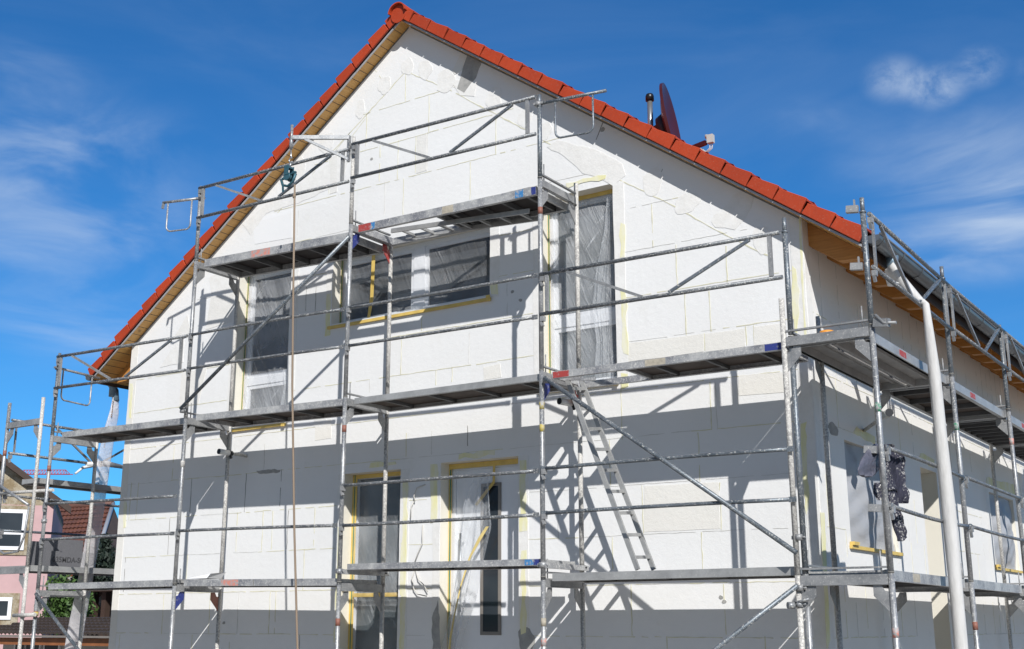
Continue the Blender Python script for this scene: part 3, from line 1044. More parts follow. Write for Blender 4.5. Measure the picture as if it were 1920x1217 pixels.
strip_film('bunched_film', 'film_dense', [(4.12, 7.90, 7.99), (3.75, 7.86, 7.98), (3.3, 7.72, 7.97), (2.9, 7.68, 7.94), (2.5, 7.74, 7.93), (2.06, 7.70, 7.96)], wC, FY - 0.06, amp=0.014)
strip_film('bunched_film', 'film_dense', [(2.75, 3.10, 3.22), (2.5, 3.14, 3.25), (2.3, 3.10, 3.28), (2.06, 3.08, 3.27)], wA, FY - 0.06, amp=0.01, seed=3)

# front door
a, b, z0, z1 = OPEN['E']
f = MB()
frame_rect(f, a + 0.002, b - 0.002, GZ, z1 - 0.002, 0.075, FY, FY + 0.08)
f.box((a + 0.079, FY + 0.012, GZ + 0.08), (b - 0.079, FY + 0.065, z1 - 0.079))
door = f.build('front_door', 'door_white', house)
gl0, gl1 = onY(901.8, 907, FY), onY(939, 1191, FY)
f = MB()
frame_rect(f, gl0.x, gl1.x, gl1.z, gl0.z, 0.035, FY - 0.004, FY + 0.010)
f.build('glass_trim', 'brown_grey_trim', door)
MB().box((gl0.x + .036, FY, gl1.z + .036), (gl1.x - .036, FY + 0.008, gl0.z - .036)).build('door_glass', 'glass_dark', door)
h0, h1 = onY(864, 1000, FY - 0.05), onY(864, 1105, FY - 0.05)
f = MB()
f.tube([(h0.x, FY - 0.055, h0.z), (h0.x, FY - 0.055, h0.z - 0.85)], 0.014)
f.tube([(h0.x, FY - 0.055, h0.z - 0.1), (h0.x, FY + 0.01, h0.z - 0.1)], 0.01, 8)
f.tube([(h0.x, FY - 0.055, h0.z - 0.75), (h0.x, FY + 0.01, h0.z - 0.75)], 0.01, 8)
f.build('handle', 'galv_shiny', door)
f = MB()
f.box((a + 0.002, FY - 0.03, GZ), (a + 0.038, FY - 0.026, z1 - 0.003))
f.box((a + 0.04, FY - 0.03, z1 - 0.06), (b - 0.003, FY - 0.026, z1 - 0.003))
f.prism([(6.365, FY - 0.034, 1.30), (6.395, FY - 0.034, 1.30), (6.39, FY - 0.034, 1.10), (6.15, FY - 0.034, 0.86), (6.12, FY - 0.034, 0.88), (6.36, FY - 0.034, 1.12)], (0, 0.003, 0))
f.build('masking_tape', 'tape_yellow', door)
MB().box((a + 0.018, FY - 0.034, GZ), (a + 0.030, FY - 0.031, z1 - 0.065)).build('green_tape', 'tape_green', door)
strip_film('hanging_film', 'film_dense', [(1.16, 6.20, 6.38), (0.9, 6.04, 6.40), (0.62, 5.98, 6.42), (0.3, 5.95, 6.30), (-0.1, 5.86, 6.18), (-0.5, 5.80, 6.02), (-0.9, 5.70, 5.95), (-1.4, 5.62, 5.80)], door, FY - 0.08, amp=0.03, seed=5)
strip_film('door_film', 'film_thin', [(1.28, 5.83, 6.36), (0.8, 5.83, 6.30), (0.3, 5.83, 6.1), (-0.2, 5.82, 5.95)], door, FY - 0.045, amp=0.006, seed=6)
strip_film('loose_tape', 'tape_pale', [(0.62, 6.36, 6.40), (0.50, 6.26, 6.31), (0.30, 6.14, 6.165), (0.0, 6.03, 6.045), (-0.3, 5.95, 5.965), (-0.55, 5.89, 5.92), (-0.8, 5.86, 5.90)], door, FY - 0.16, n=4, amp=0.004, seed=7)

# side windows
for k in ('S1', 'S2', 'T'):
    y0, y1, z0, z1 = SIDE[k]
    dep = 0.40 if k == 'T' else 0.17
    f = MB()
    x = XR - dep
    f.box((x - 0.06, y0 + .002, z0 + .002), (x, y0 + 0.07, z1 - .002))
    f.box((x - 0.06, y1 - 0.07, z0 + .002), (x, y1 - .002, z1 - .002))
    f.box((x - 0.06, y0 + 0.07, z0 + .002), (x, y1 - 0.07, z0 + 0.07))
    f.box((x - 0.06, y0 + 0.07, z1 - 0.07), (x, y1 - 0.07, z1 - .002))
    w = f.build('window', 'window_frame_white', house)
    MB().box((x - 0.05, y0 + 0.06, z0 + 0.06), (x - 0.04, y1 - 0.06, z1 - 0.06)).build('pane', 'glass_dark', w)
    if k == 'T':
        continue
    bul = 0.05 if k == 'S1' else 0.10

    def fn(a_, b_, y0=y0, y1=y1, z0=z0, z1=z1, bul=bul):
        yy = y0 + (y1 - y0) * a_
        zz = z0 + (z1 - z0) * b_
        e = math.sin(math.pi * a_) * math.sin(math.pi * b_)
        return (XR - 0.045 + bul * e * (1 - 0.3 * b_) + 0.010 * math.sin(9 * yy + 13 * zz) + 0.006 * math.sin(27 * zz - 11 * yy) * min(1, 4 * e), yy, zz)
    MB().grid(fn, 30, 30).build('plastic_film', 'film_dust', w, fix=False)
    f = MB()
    f.box((XR + 0.003, y0 - 0.06, z0 - 0.036), (XR + 0.03, y1 + 0.05, z0 - 0.003))
    f.box((XR + 0.004, y0 - 0.05, z0 - 0.002), (XR + 0.05, y0 + 0.1, z0 + 0.03))
    f.build('sill_tape', 'tape_yellow', w)
    MB().box((XR - 0.06, y0 + .003, z1 - 0.035), (XR - 0.055, y1 - .003, z1 - 0.003)).build('top_tape', 'tape_orange', w)

# ---- roof
YV = 0.83                        # verge line of the soffit
EX = 10.70                       # soffit end at the right eave
LXE = 2 * RX - EX
YBK = YB + 0.3
rb = MB()
for sgn in (1, -1):
    def P(x, dz, y, sgn=sgn):
        xx = RX + sgn * x
        return (xx, y, ZS - SL * x + dz)
    hw = EX - RX
    rb.hexa([P(0, 0, YV), P(hw, 0, YV), P(hw, 0, YBK), P(0, 0, YBK)], [P(0, 0.028, YV), P(hw, 0.028, YV), P(hw, 0.028, YBK), P(0, 0.028, YBK)])
roof = rb.build('roof', 'soffit_wood', house)
# board joints in the soffit: dark grooves as slim laths
gb = MB()
for sgn in (1, -1):
    t = 0.12
    while t < EX - RX:
        x = RX + sgn * t
        z = ZS - SL * t
        y_in = D if t < (XR - RX) - 0.02 else YBK
        gb.hexa([(x, YV + .002, z - 0.0015), (x + 0.006, YV + .002, z - 0.0015 - sgn * 0.006 * SL), (x + 0.006, y_in, z - 0.0015 - sgn * 0.006 * SL), (x, y_in, z - 0.0015)],
                [(x, YV + .002, z + 0.001), (x + 0.006, YV + .002, z + 0.001 - sgn * 0.006 * SL), (x + 0.006, y_in, z + 0.001 - sgn * 0.006 * SL), (x, y_in, z + 0.001)])
        t += random.uniform(0.095, 0.125)
gb.build('soffit_joint', 'plywood_brown', roof)
# verge board and dark underlay
vb, ub = MB(), MB()
for sgn in (1, -1):
    def P(x, dz, y, sgn=sgn):
        return (RX + sgn * x, y, ZS - SL * x + dz)
    hw = EX - RX + 0.01
    vb.hexa([P(0, -0.003, YV - 0.014), P(hw, -0.003, YV - 0.014), P(hw, -0.003, YV), P(0, -0.003, YV)],
            [P(0, 0.022, YV - 0.014), P(hw, 0.022, YV - 0.014), P(hw, 0.022, YV), P(0, 0.022, YV)])
    ub.hexa([P(0, 0.035, YV - 0.028), P(hw, 0.035, YV - 0.028), P(hw, 0.035, YBK), P(0, 0.035, YBK)],
            [P(0, 0.085, YV - 0.028), P(hw, 0.085, YV - 0.028), P(hw, 0.085, YBK), P(0, 0.085, YBK)])
vb.build('verge_board', 'verge_metal', roof)
for sgn in (1, -1):  # dark strip added as the painted shadow line between soffit and wall
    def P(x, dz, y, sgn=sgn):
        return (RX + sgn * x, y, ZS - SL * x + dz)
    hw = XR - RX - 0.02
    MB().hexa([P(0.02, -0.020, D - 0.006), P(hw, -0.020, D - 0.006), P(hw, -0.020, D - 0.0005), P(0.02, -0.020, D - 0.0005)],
              [P(0.02, -0.001, D - 0.006), P(hw, -0.001, D - 0.006), P(hw, -0.001, D - 0.0005), P(0.02, -0.001, D - 0.0005)]).build('gap_shadow_strip', 'seam_dark', roof)
ub.build('underlay', 'underlay_dark', roof)
# tiles: one stepped course after another, the front one of each a verge tile of its own
GA = 0.2685
NT_ = 21
XE = 10.775
for sgn in (1, -1):
    cs = MB()
    for i in range(NT_):
        lo = XE - RX - i * GA
        hi_ = max(lo - GA - 0.03, 0.0)
        jit = random.uniform(-0.007, 0.007)
        jy = random.uniform(-0.007, 0.006)

        def P(t, zz, y, sgn=sgn):
            return (RX + sgn * t, y, zz - SL * t)
        T0, T1 = 7.13 + jit, 7.094 + jit
        # rolling surface of the course behind the verge tile
        ny = 100

        def fn(a_, b_, lo=lo, hi_=hi_, T0=T0, P=P):
            yy = 0.98 + (YBK - 0.98) * a_
            wv_ = 0.018 * math.sin(2 * math.pi * yy / 0.3)
            if b_ < 0.3:
                return P(lo, T0 - 0.035 + wv_, yy)
            return P(lo if b_ < 0.6 else hi_, (T0 if b_ < 0.6 else T0 - 0.032) + wv_ * 0.9, yy)
        cs.grid(fn, ny, 3, smooth=False)
        vt = MB()
        sk = 0.012
        yf = 0.775 + jy
        # end cut leans with the roof's normal
        f0 = [P(max(lo - GA - 0.064, 0.0), 6.952, yf), P(lo - 0.055 - 0.02, 6.947, yf), P(lo, T0 - 0.004, yf), P(lo - 0.004, T0, yf), P(max(lo - GA + 0.008, 0.0), T1, yf)]
        f1 = [(p[0], 0.80, p[2]) for p in f0]
        vt.hexa(f0, f1)
        g0 = [P(hi_ + 0.02, T1 - 0.028, 0.80), P(lo - 0.004, T0 - 0.028, 0.80), P(lo - 0.001, T0 - 0.001, 0.80), P(hi_ + 0.02, T1 - 0.001, 0.80)]
        vt.hexa(g0, [(p[0], 0.99, p[2]) for p in g0])
        v = vt.build('verge_tile', 'roof_tile', roof)
        bv = v.modifiers.new('bevel', 'BEVEL')
        bv.width = 0.005
        bv.segments = 2
    cs.build('tile_courses', 'roof_tile', roof, fix=False)
# ridge
rc = MB()
n = 14
y = 0.72
while y < YBK:
    y2 = y + 0.42
    ring = []
    for (yy, rr) in ((y, 0.128), (y2, 0.118)):
        ring.append([(RX + rr * 1.05 * math.cos(math.pi * k / n), yy, 7.0 + rr * math.sin(math.pi * k / n)) for k in range(n + 1)])
        ring.append([(RX + (rr - .014) * 1.05 * math.cos(math.pi * k / n), yy, 7.0 + (rr - .014) * math.sin(math.pi * k / n)) for k in range(n + 1)])
    for k in range(n):
        rc.face([ring[0][k], ring[2][k], ring[2][k + 1], ring[0][k + 1]], True)
        rc.face([ring[1][k], ring[1][k + 1], ring[3][k + 1], ring[3][k]], True)
        rc.face([ring[0][k], ring[0][k + 1], ring[1][k + 1], ring[1][k]])
    y = y2 - 0.02
rc.build('ridge_tiles', 'roof_tile', roof, fix=False)
rd = MB()
rd.tube([(RX, 0.775, 6.985), (RX, 0.762, 6.985)], 0.118, 24)
rd.build('ridge_end_disc', 'roof_tile', roof)
# rafters with bevelled tails
ry = [1.15] + [1.66 + 0.565 * i for i in range(20)]
for sgn in (1, -1):
    for yy in ry:
        if yy > YBK - 0.3:
            continue
        w_ = 0.09 if yy > 1.3 else 0.12

        def P(t, dz, y, sgn=sgn):
            return (RX + sgn * t, y, ZS - SL * t + dz)
        h = XR - RX
        poly = [P(h - 0.3, -0.003, yy), P(h - 0.3, -0.235, yy), P(h + 0.28, -0.235, yy), P(h + 0.50, -0.09, yy), P(h + 0.52, -0.003, yy)]
        MB().prism(poly, (0, w_, 0)).build('rafter', 'rafter_wood', roof)
# eave fascia, dark
MB().hexa([(EX, YV, zs(EX) - .05), (EX + .02, YV, zs(EX) - .05), (EX + .02, YBK, zs(EX) - .05), (EX, YBK, zs(EX) - .05)],
          [(EX, YV, zs(EX) + .05), (EX + .02, YV, zs(EX) + .05), (EX + .02, YBK, zs(EX) + .05), (EX, YBK, zs(EX) + .05)]).build('fascia', 'dark_wood', roof)
MB().hexa([(LXE - .02, YV, zs(LXE) - .05), (LXE, YV, zs(LXE) - .05), (LXE, YBK, zs(LXE) - .05), (LXE - .02, YBK, zs(LXE) - .05)],
          [(LXE - .02, YV, zs(LXE) + .05), (LXE, YV, zs(LXE) + .05), (LXE, YBK, zs(LXE) + .05), (LXE - .02, YBK, zs(LXE) + .05)]).build('fascia', 'dark_wood', roof)
# gutters
GR = 0.078
for sgn, gx, gz in ((1, EX + 0.105, 3.055), (-1, LXE - 0.105, 3.04)):
    n = 12
    gb, gi = MB(), MB()
    ys_ = YV - 0.0
    for (rr, tgt, flip) in ((GR, gb, False), (GR - 0.004, gi, True)):
        pa = [(gx + rr * math.cos(math.pi + math.pi * k / n), gz + rr * math.sin(math.pi + math.pi * k / n)) for k in range(n + 1)]
        for k in range(n):
            tgt.face([(pa[k][0], ys_, pa[k][1]), (pa[k + 1][0], ys_, pa[k + 1][1]), (pa[k + 1][0], YBK, pa[k + 1][1]), (pa[k][0], YBK, pa[k][1])], True)
        if not flip:
            tgt.face([(p[0], ys_ + 0.002, p[1]) for p in pa])
    gb.tube([(gx + sgn * GR, ys_, gz + 0.004), (gx + sgn * GR, YBK, gz + 0.004)], 0.011, 8)
    g = gb.build('gutter', 'gutter_zinc', house)
    gi.build('inside', 'gutter_inside', g)
    yy = ys_ + 0.12
    while yy < YBK:
        bk = MB()
        pa = [(gx + (GR + .004) * math.cos(math.pi + math.pi * k / n), gz + (GR + .004) * math.sin(math.pi + math.pi * k / n)) for k in range(n + 1)]
        for k in range(n):
            bk.bar((pa[k][0], yy, pa[k][1]), (pa[k + 1][0], yy, pa[k + 1][1]), 0.025, 0.004, (0, 0, 1) if abs(k - n / 2) < 4 else (1, 0, 0))
        bk.bar((gx - sgn * GR, yy, gz), (gx - sgn * (GR + .13), yy, gz + 0.10), 0.025, 0.004)
        bk.build('gutter_bracket', 'gutter_zinc', g)
        yy += 0.62
# outlet funnels
for gx, gy, gz in ((EX + 0.105, 1.42, 3.0), (LXE - 0.09 + 0.0, 1.25, 2.99)):
    MB().tube([(gx, gy, gz), (gx, gy, gz - 0.06), (gx - .01, gy, gz - 0.2)], [0.062, 0.052, 0.045], 16).build('gutter_outlet', 'gutter_inside', house)
MB().tube([onY(190, 700, 1.3), onY(205, 716, 1.3), onY(216, 733, 1.3), onY(217, 752, 1.3)], 0.05, 14).build('gutter_elbow', 'gutter_inside', house)

# ================================================================ SCAFFOLDS
X = [0.0, 2.615, 5.185, 7.737, 10.285]
YI = 0.715
TR = 0.0242


def tube_part(name, pts, r, m, parent, n=12, bands=()):
    o = MB().tube(pts, r, n).build(name, m, parent)
    return o


def frame(parent, o, i, zt, h=2.0, mo='tube_steel', mi='tube_splattered', g1='beam_grey', g2='beam_grey', stub=0.0, stub_o=0.0, topbar=True, gus=True, bands=()):
    """one scaffold frame: outer leg at o, inner leg at i, transom at height zt; legs reach h below it"""
    o, i = Vector(o), Vector(i)
    d = (i - o).normalized()
    side = Vector((-d.y, d.x, 0))
    f = MB()
    f.tube([o + Vector((0, 0, zt - h + 0.02)), o + Vector((0, 0, zt + 0.03 + stub_o))], TR)
    fr = f.build('frame', mo, parent)
    f = MB()
    f.tube([i + Vector((0, 0, zt - h + 0.02)), i + Vector((0, 0, zt + 0.03 + stub))], TR)
    f.build('inner_leg', mi, fr)
    f = MB()
    a, b = o + d * TR, i - d * TR
    z = zt - 0.012
    for (z0, z1, w) in ((z - 0.045, z + 0.03, 0.028), (z - 0.052, z - 0.045, 0.05)):
        f.hexa([a + side * w / 2 + Vector((0, 0, z0)), a - side * w / 2 + Vector((0, 0, z0)), b - side * w / 2 + Vector((0, 0, z0)), b + side * w / 2 + Vector((0, 0, z0))],
               [a + side * w / 2 + Vector((0, 0, z1)), a - side * w / 2 + Vector((0, 0, z1)), b - side * w / 2 + Vector((0, 0, z1)), b + side * w / 2 + Vector((0, 0, z1))])
    f.build('transom', 'beam_grey', fr)
    if topbar:
        f = MB()
        f.bar(a + Vector((0, 0, zt + 0.072)), b + Vector((0, 0, zt + 0.072)), 0.03, 0.016)
        f.tube([a + d * 0.05 + Vector((0, 0, zt + 0.02)), a + d * 0.05 + Vector((0, 0, zt + 0.20))], 0.007, 8)
        f.build('locking_bar', 'beam_grey', fr)
    if gus:
        for (pt, dd, m) in ((o + d * TR, d, g1), (i - d * TR, -d, g2)):
            f = MB()
            w = side * 0.004
            zz = zt - 0.066
            q = lambda s_, z_: pt + dd * s_ + Vector((0, 0, z_)) - w
            f.prism([q(0.075, zz), q(0.125, zz), q(0.125, zz - 0.085), q(0.0, zz - 0.215), q(0.0, zz - 0.07), q(0.045, zz - 0.06)], w * 2)
            f.prism([q(0.0, zz - 0.07), q(0.045, zz - 0.06), q(0.075, zz), q(0.060, zz), q(0.035, zz - 0.045), q(0.0, zz - 0.052)], w * 2)
            f.build('gusset', m, fr)
    for (z_, m) in bands:
        MB().tube([o + Vector((0, 0, z_)), o + Vector((0, 0, z_ + 0.075))], TR + 0.0012, 14).build('colour_band', m, fr)
    # dark ring at the sleeve joint
    MB().tube([o + Vector((0, 0, zt + 0.026)), o + Vector((0, 0, zt + 0.036))], TR + 0.002, 14).build('joint_ring', 'seam_dark', fr)
    return fr


def post(parent, p, z0, z1, m='tube_blue_grey', cap=True):
    p = Vector(p)
    f = MB().tube([p + Vector((0, 0, z0)), p + Vector((0, 0, z1 - 0.13))], TR)
    f.tube([p + Vector((0, 0, z1 - 0.13)), p + Vector((0, 0, z1))], TR * 0.8)
    f.tube([p + Vector((0, 0, z1 - 0.135)), p + Vector((0, 0, z1 - 0.12))], TR + 0.005, 14)
    return f.build('guard_post', m, parent)


def clip(mb, p, d):
    """wedge cup that takes a rail end"""
    p, d = Vector(p), Vector(d)
    mb.bar(p + d * 0.026 + Vector((0, 0, 0.0)), p + d * 0.07 + Vector((0, 0, 0.0)), 0.04, 0.05)
    mb.bar(p + d * 0.03 + Vector((0, 0, -0.025)), p + d * 0.05 + Vector((0, 0, -0.075)), 0.024, 0.03, (0, 1, 0))


def rail(parent, a, b, m='rail_steel', r=0.0175, name='guard_rail', cups=True):
    a, b = Vector(a), Vector(b)
    d = (b - a).normalized()
    L_ = (b - a).length
    sg = Vector((random.uniform(-.2, .2) * d.y, random.uniform(-.2, .2) * d.x, random.uniform(-1, 1))) * (random.uniform(0.002, 0.014) * (1.8 if abs(d.y) > .5 else 1))
    f = MB().tube([a + d * 0.07] + [a + d * (L_ * k / 6) + sg * math.sin(math.pi * k / 6) for k in range(1, 6)] + [b - d * 0.07], r)
    f.bar(a + d * 0.015, a + d * 0.08, 0.012, 0.045)
    f.bar(b - d * 0.08, b - d * 0.015, 0.012, 0.045)
    o = f.build(name, m, parent)
    if cups:
        c = MB()
        clip(c, a + Vector((0, 0, -0.03)), d)
        c.build('wedge_cup', 'beam_grey', o)
    return o


def double_rail(parent, a, b, dz, flip=False, m='rail_steel', fr=((0.13, 0.45), (0.56, 0.88))):
    """a = left top end, b = right top end; lower tube dz below"""
    a, b = Vector(a), Vector(b)
    d = (b - a).normalized()
    dn = Vector((0, 0, -dz))
    f = MB()
    f.tube([a + d * 0.02, b - d * 0.02], 0.020)
    f.tube([a + d * 0.02 + dn, b - d * 0.02 + dn], 0.020)
    o = f.build('double_guard_rail', m, parent)
    L = (b - a).length
    for s_ in (0.10, L - 0.12):
        p = a + d * s_
        MB().bar(p + Vector((0, 0, -0.02)), p + dn + Vector((0, 0, 0.02)), 0.036 if abs(d.x) > .5 else 0.022, 0.03 if abs(d.x) > .5 else 0.022, (0, 1, 0)).build('upright', 'beam_grey', o)
    (t0, t1), (t2, t3) = fr
    MB().bar(a + d * (L * t0) + Vector((0, 0, -0.02)), a + d * (L * t1) + dn + Vector((0, 0, 0.02)), 0.026, 0.026).build('brace', 'beam_grey', o)
    MB().bar(a + d * (L * t2) + dn + Vector((0, 0, 0.02)), a + d * (L * t3) + Vector((0, 0, -0.02)), 0.026, 0.026).build('brace', 'tube_blue_grey', o)
    for p in (a + Vector((0, 0, -0.05)), a + dn + Vector((0, 0, -0.05))):
        c = MB()
        clip(c, p, d)
        c.build('wedge_cup', 'beam_grey', o)
    return o


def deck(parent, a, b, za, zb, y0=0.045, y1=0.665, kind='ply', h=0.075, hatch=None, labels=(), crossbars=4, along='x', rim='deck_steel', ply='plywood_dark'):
    """a deck between a and b along x (or y); za, zb = top height at each end"""
    def P(t, c, z):
        return (t, c, z) if along == 'x' else (c, t, z)

    def zt(t):
        return za + (zb - za) * (t - a) / (b - a)
    f = MB()

    def long(t0, t1, c0, c1, dz0, dz1, mb=f):
        mb.hexa([P(t0, c0, zt(t0) + dz0), P(t1, c0, zt(t1) + dz0), P(t1, c1, zt(t1) + dz0), P(t0, c1, zt(t0) + dz0)],
                [P(t0, c0, zt(t0) + dz1), P(t1, c0, zt(t1) + dz1), P(t1, c1, zt(t1) + dz1), P(t0, c1, zt(t0) + dz1)])
    for c0, c1 in ((y0, y0 + 0.024), (y1 - 0.024, y1)):
        long(a, b, c0, c1, -h, 0)
    for c0, c1 in ((y0 + .024, y0 + 0.045), (y1 - 0.045, y1 - .024)):
        long(a, b, c0, c1, -h, -h + 0.005)
    for t0, t1 in ((a, a + 0.03), (b - 0.03, b)):
        long(t0, t1, y0 + 0.024, y1 - 0.024, -h + 0.006, -0.004)
    o = f.build('deck', rim, parent)
    pan, cr = MB(), MB()
    pa = hatch if hatch else a + 0.031
    if kind == 'ply':
        long(pa, b - 0.031, y0 + 0.025, y1 - 0.025, -0.022, -0.006, pan)
        pan.build('deck_board', ply, o)
        for i in range(crossbars):
            t = pa + (b - pa) * (i + 0.5) / crossbars
            cr = MB()
            long(t, t + 0.03, y0 + 0.025, y1 - 0.025, -h + 0.012, -0.024, cr)
            cr.build('cross_bar', 'bar_dark', o)
        if hatch:
            cr = MB()
            long(hatch - 0.03, hatch, y0 + 0.025, y1 - 0.025, -h + 0.01, -0.006, cr)
            cr.build('hatch_edge', 'beam_grey', o)
    else:
        # folded steel planks: ribs seen from below
        w = (y1 - y0) / 2
        for k in range(2):
            c = y0 + k * w + 0.012
            prof = [(0, -h), (0.03, -h), (0.045, -0.018), (w / 2 - 0.035, -0.012), (w / 2 - 0.02, -0.034), (w / 2 + 0.01, -0.034), (w / 2 + 0.025, -0.012), (w - 0.07, -0.018), (w - 0.055, -h), (w - 0.026, -h)]
            for (p, q) in zip(prof[:-1], prof[1:]):
                pan.face([P(a + .031, c + p[0], zt(a) + p[1]), P(b - .031, c + p[0], zt(b) + p[1]), P(b - .031, c + q[0], zt(b) + q[1]), P(a + .031, c + q[0], zt(a) + q[1])])
            long(a + .031, b - .031, c, c + w - 0.026, -0.008, -0.002, pan)
        pan.build('plank', 'deck_plank', o, fix=False)
    for (t0, t1, m) in labels:
        MB().hexa([P(t0, y0 - 0.0015, zt(t0) - h + .004), P(t1, y0 - 0.0015, zt(t1) - h + .004), P(t1, y0 + .001, zt(t1) - h + .004), P(t0, y0 + .001, zt(t0) - h + .004)],
                  [P(t0, y0 - 0.0015, zt(t0) - .004), P(t1, y0 - 0.0015, zt(t1) - .004), P(t1, y0 + .001, zt(t1) - .004), P(t0, y0 + .001, zt(t0) - .004)]).build('paint_mark', m, o)
    return o


steel('deck_plank', (0.36, 0.345, 0.33), (0.27, 0.26, 0.25), 0.4, 0.55, 0.25, 0.6)


def loop_guard(parent, p, e, drop, m='tube_steel', t0=0.16, t1=0.78, name='end_guard'):
    """swing-out end guard: top tube p->e, U-shaped loop hanging below"""
    p, e = Vector(p), Vector(e)
    d = e - p
    f = MB().tube([p, e], 0.0175)
    a, b = p + d * t0, p + d * t1
    dn = Vector((0, 0, -1))
    dd = d.normalized()
    pts = [a, a + dn * (drop - 0.07)]
    for k in range(1, 6):
        t = math.pi / 2 * k / 6
        pts.append(a + dn * (drop - 0.07 + 0.07 * math.sin(t)) + dd * (0.07 * (1 - math.cos(t))))
    for k in range(0, 6):
        t = math.pi / 2 * k / 6
        pts.append(b - dd * (0.07 * (1 - math.sin(t))) + dn * (drop - 0.07 + 0.07 * math.cos(t)))
    pts += [b + dn * (drop - 0.07), b]
    f.tube(pts, 0.011, 10)
    o = f.build(name, m, parent)
    c = MB().tube([p - Vector((0, 0, 0.025)) - dd * 0.01, p + Vector((0, 0, 0.02)) - dd * 0.01], 0.036, 12)
    c.bar(p - dd * 0.06, p + dd * 0.05, 0.05, 0.022)
    c.build('clamp', 'beam_grey', o)
    return o


def coupler(parent, p, m='tube_steel', r=0.036, axis=(0, 0, 1), name='coupler'):
    p, ax = Vector(p), Vector(axis)
    f = MB().tube([p - ax * 0.025, p + ax * 0.025], r, 12)
    s_ = ax.cross(Vector((0.3, 1, 0.1))).normalized()
    f.bar(p + s_ * r * 0.8, p + s_ * (r + 0.035), 0.02, 0.03)
    f.tube([p - s_ * (r + 0.03), p - s_ * r * 0.5], 0.009, 8)
    return f.build(name, m, parent)


fs = thing('facade_scaffold', (5.1, 0.35, GZ), 'long grey tube scaffold standing before the white gable wall', 'scaffold')
# frames, bottom to top
for k, x in enumerate(X):
    bl = {0: [(-0.32, 'paint_rust')], 1: [], 2: [(-0.42, 'paint_rust')], 3: [(-0.42, 'label_beige'), (-0.60, 'paint_pink')], 4: []}[k]
    yo = 0.0 if k < 4 else 0.02
    lt = {1: ('paint_blue', 'paint_rust')}.get(k, ('beam_grey', 'beam_grey'))
    frame(fs, (x, yo, 0), (x, YI + yo, 0), 0.0 + (0.03 if k == 1 else 0), 2.0, g1=lt[0], g2=lt[1], bands=bl, topbar=(k in (0, 1, 3, 4)))
    lt = {3: ('paint_blue', 'paint_red')}.get(k, ('beam_grey', 'beam_grey'))
    b2 = {0: [(1.55, 'paint_rust')], 1: [(2.42 - 2 + 1.0, 'tube_splattered')], 2: [(1.62, 'paint_rust')], 3: [(1.62, 'paint_yellow'), (1.40, 'paint_yellow')], 4: []}[k]
    frame(fs, (x, yo, 0), (x, YI + yo, 0), 2.0 - (0.02 if k > 1 else -0.01), 2.0, stub=0.33 if k == 4 else (0.0 if k in (1, 2, 3) else 0.0),
          mo='tube_steel' if k < 4 else 'tube_blue_grey', g1=lt[0], g2=lt[1], bands=b2, topbar=True)
for k in (1, 2, 3):
    lt = {2: ('paint_blue', 'paint_red')}.get(k, ('beam_grey', 'beam_grey'))
    frame(fs, (X[k], 0, 0), (X[k], YI, 0), 3.985, 2.0, stub=0.16 if k == 3 else 0.0, g1=lt[0], g2=lt[1], bands=[(3.62, 'paint_rust')] if k == 3 else [], mo='tube_steel')
post(fs, (X[0], 0, 0), 2.03, 3.15)
post(fs, (X[4], 0.02, 0), 2.03, 3.09)
post(fs, (X[1], 0, 0), 4.0, 5.0, 'tube_steel')
post(fs, (X[2], 0, 0), 4.0, 5.07, 'tube_splattered')
post(fs, (X[3], 0, 0), 4.0, 4.93)
# decks
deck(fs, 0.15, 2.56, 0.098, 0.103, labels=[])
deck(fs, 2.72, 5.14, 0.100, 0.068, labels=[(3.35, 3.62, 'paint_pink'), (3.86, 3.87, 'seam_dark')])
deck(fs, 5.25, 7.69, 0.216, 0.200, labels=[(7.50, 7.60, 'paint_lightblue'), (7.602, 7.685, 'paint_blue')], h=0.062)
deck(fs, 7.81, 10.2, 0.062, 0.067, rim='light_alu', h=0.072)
deck(fs, 0.15, 2.56, 2.066, 2.035, ply='plywood_brown')
deck(fs, 2.75, 5.14, 2.052, 2.006, ply='plywood_brown')
deck(fs, 5.28, 7.68, 1.992, 1.987, h=0.065, rim='light_alu', ply='plywood_brown')
d1d = deck(fs, 7.83, 10.19, 1.99, 1.981, hatch=8.62, labels=[(7.84, 8.02, 'paint_red'), (10.03, 10.18, 'paint_blue'), (8.85, 9.06, 'label_beige')], h=0.068, ply='plywood_brown', crossbars=3)
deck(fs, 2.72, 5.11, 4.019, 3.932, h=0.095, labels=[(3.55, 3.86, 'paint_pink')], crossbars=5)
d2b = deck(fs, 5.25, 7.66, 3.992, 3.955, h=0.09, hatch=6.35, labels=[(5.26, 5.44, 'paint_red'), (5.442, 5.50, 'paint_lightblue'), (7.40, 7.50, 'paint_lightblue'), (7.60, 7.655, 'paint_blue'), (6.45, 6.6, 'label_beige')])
# folded ladder under the upper hatch deck
lf = MB()
L0, L1 = Vector((5.55, 0.28, 3.93)), Vector((7.42, 0.28, 3.80))
for yy in (0.0, 0.27):
    lf.bar(L0 + Vector((0, yy, 0)), L1 + Vector((0, yy, 0)), 0.022, 0.05)
for i in range(7):
    q = L0.lerp(L1, (i + 0.5) / 7)
    lf.bar(q + Vector((0, 0.011, 0)), q + Vector((0, 0.259, 0)), 0.028, 0.028)
lf.build('folded_ladder', 'light_alu', d2b)
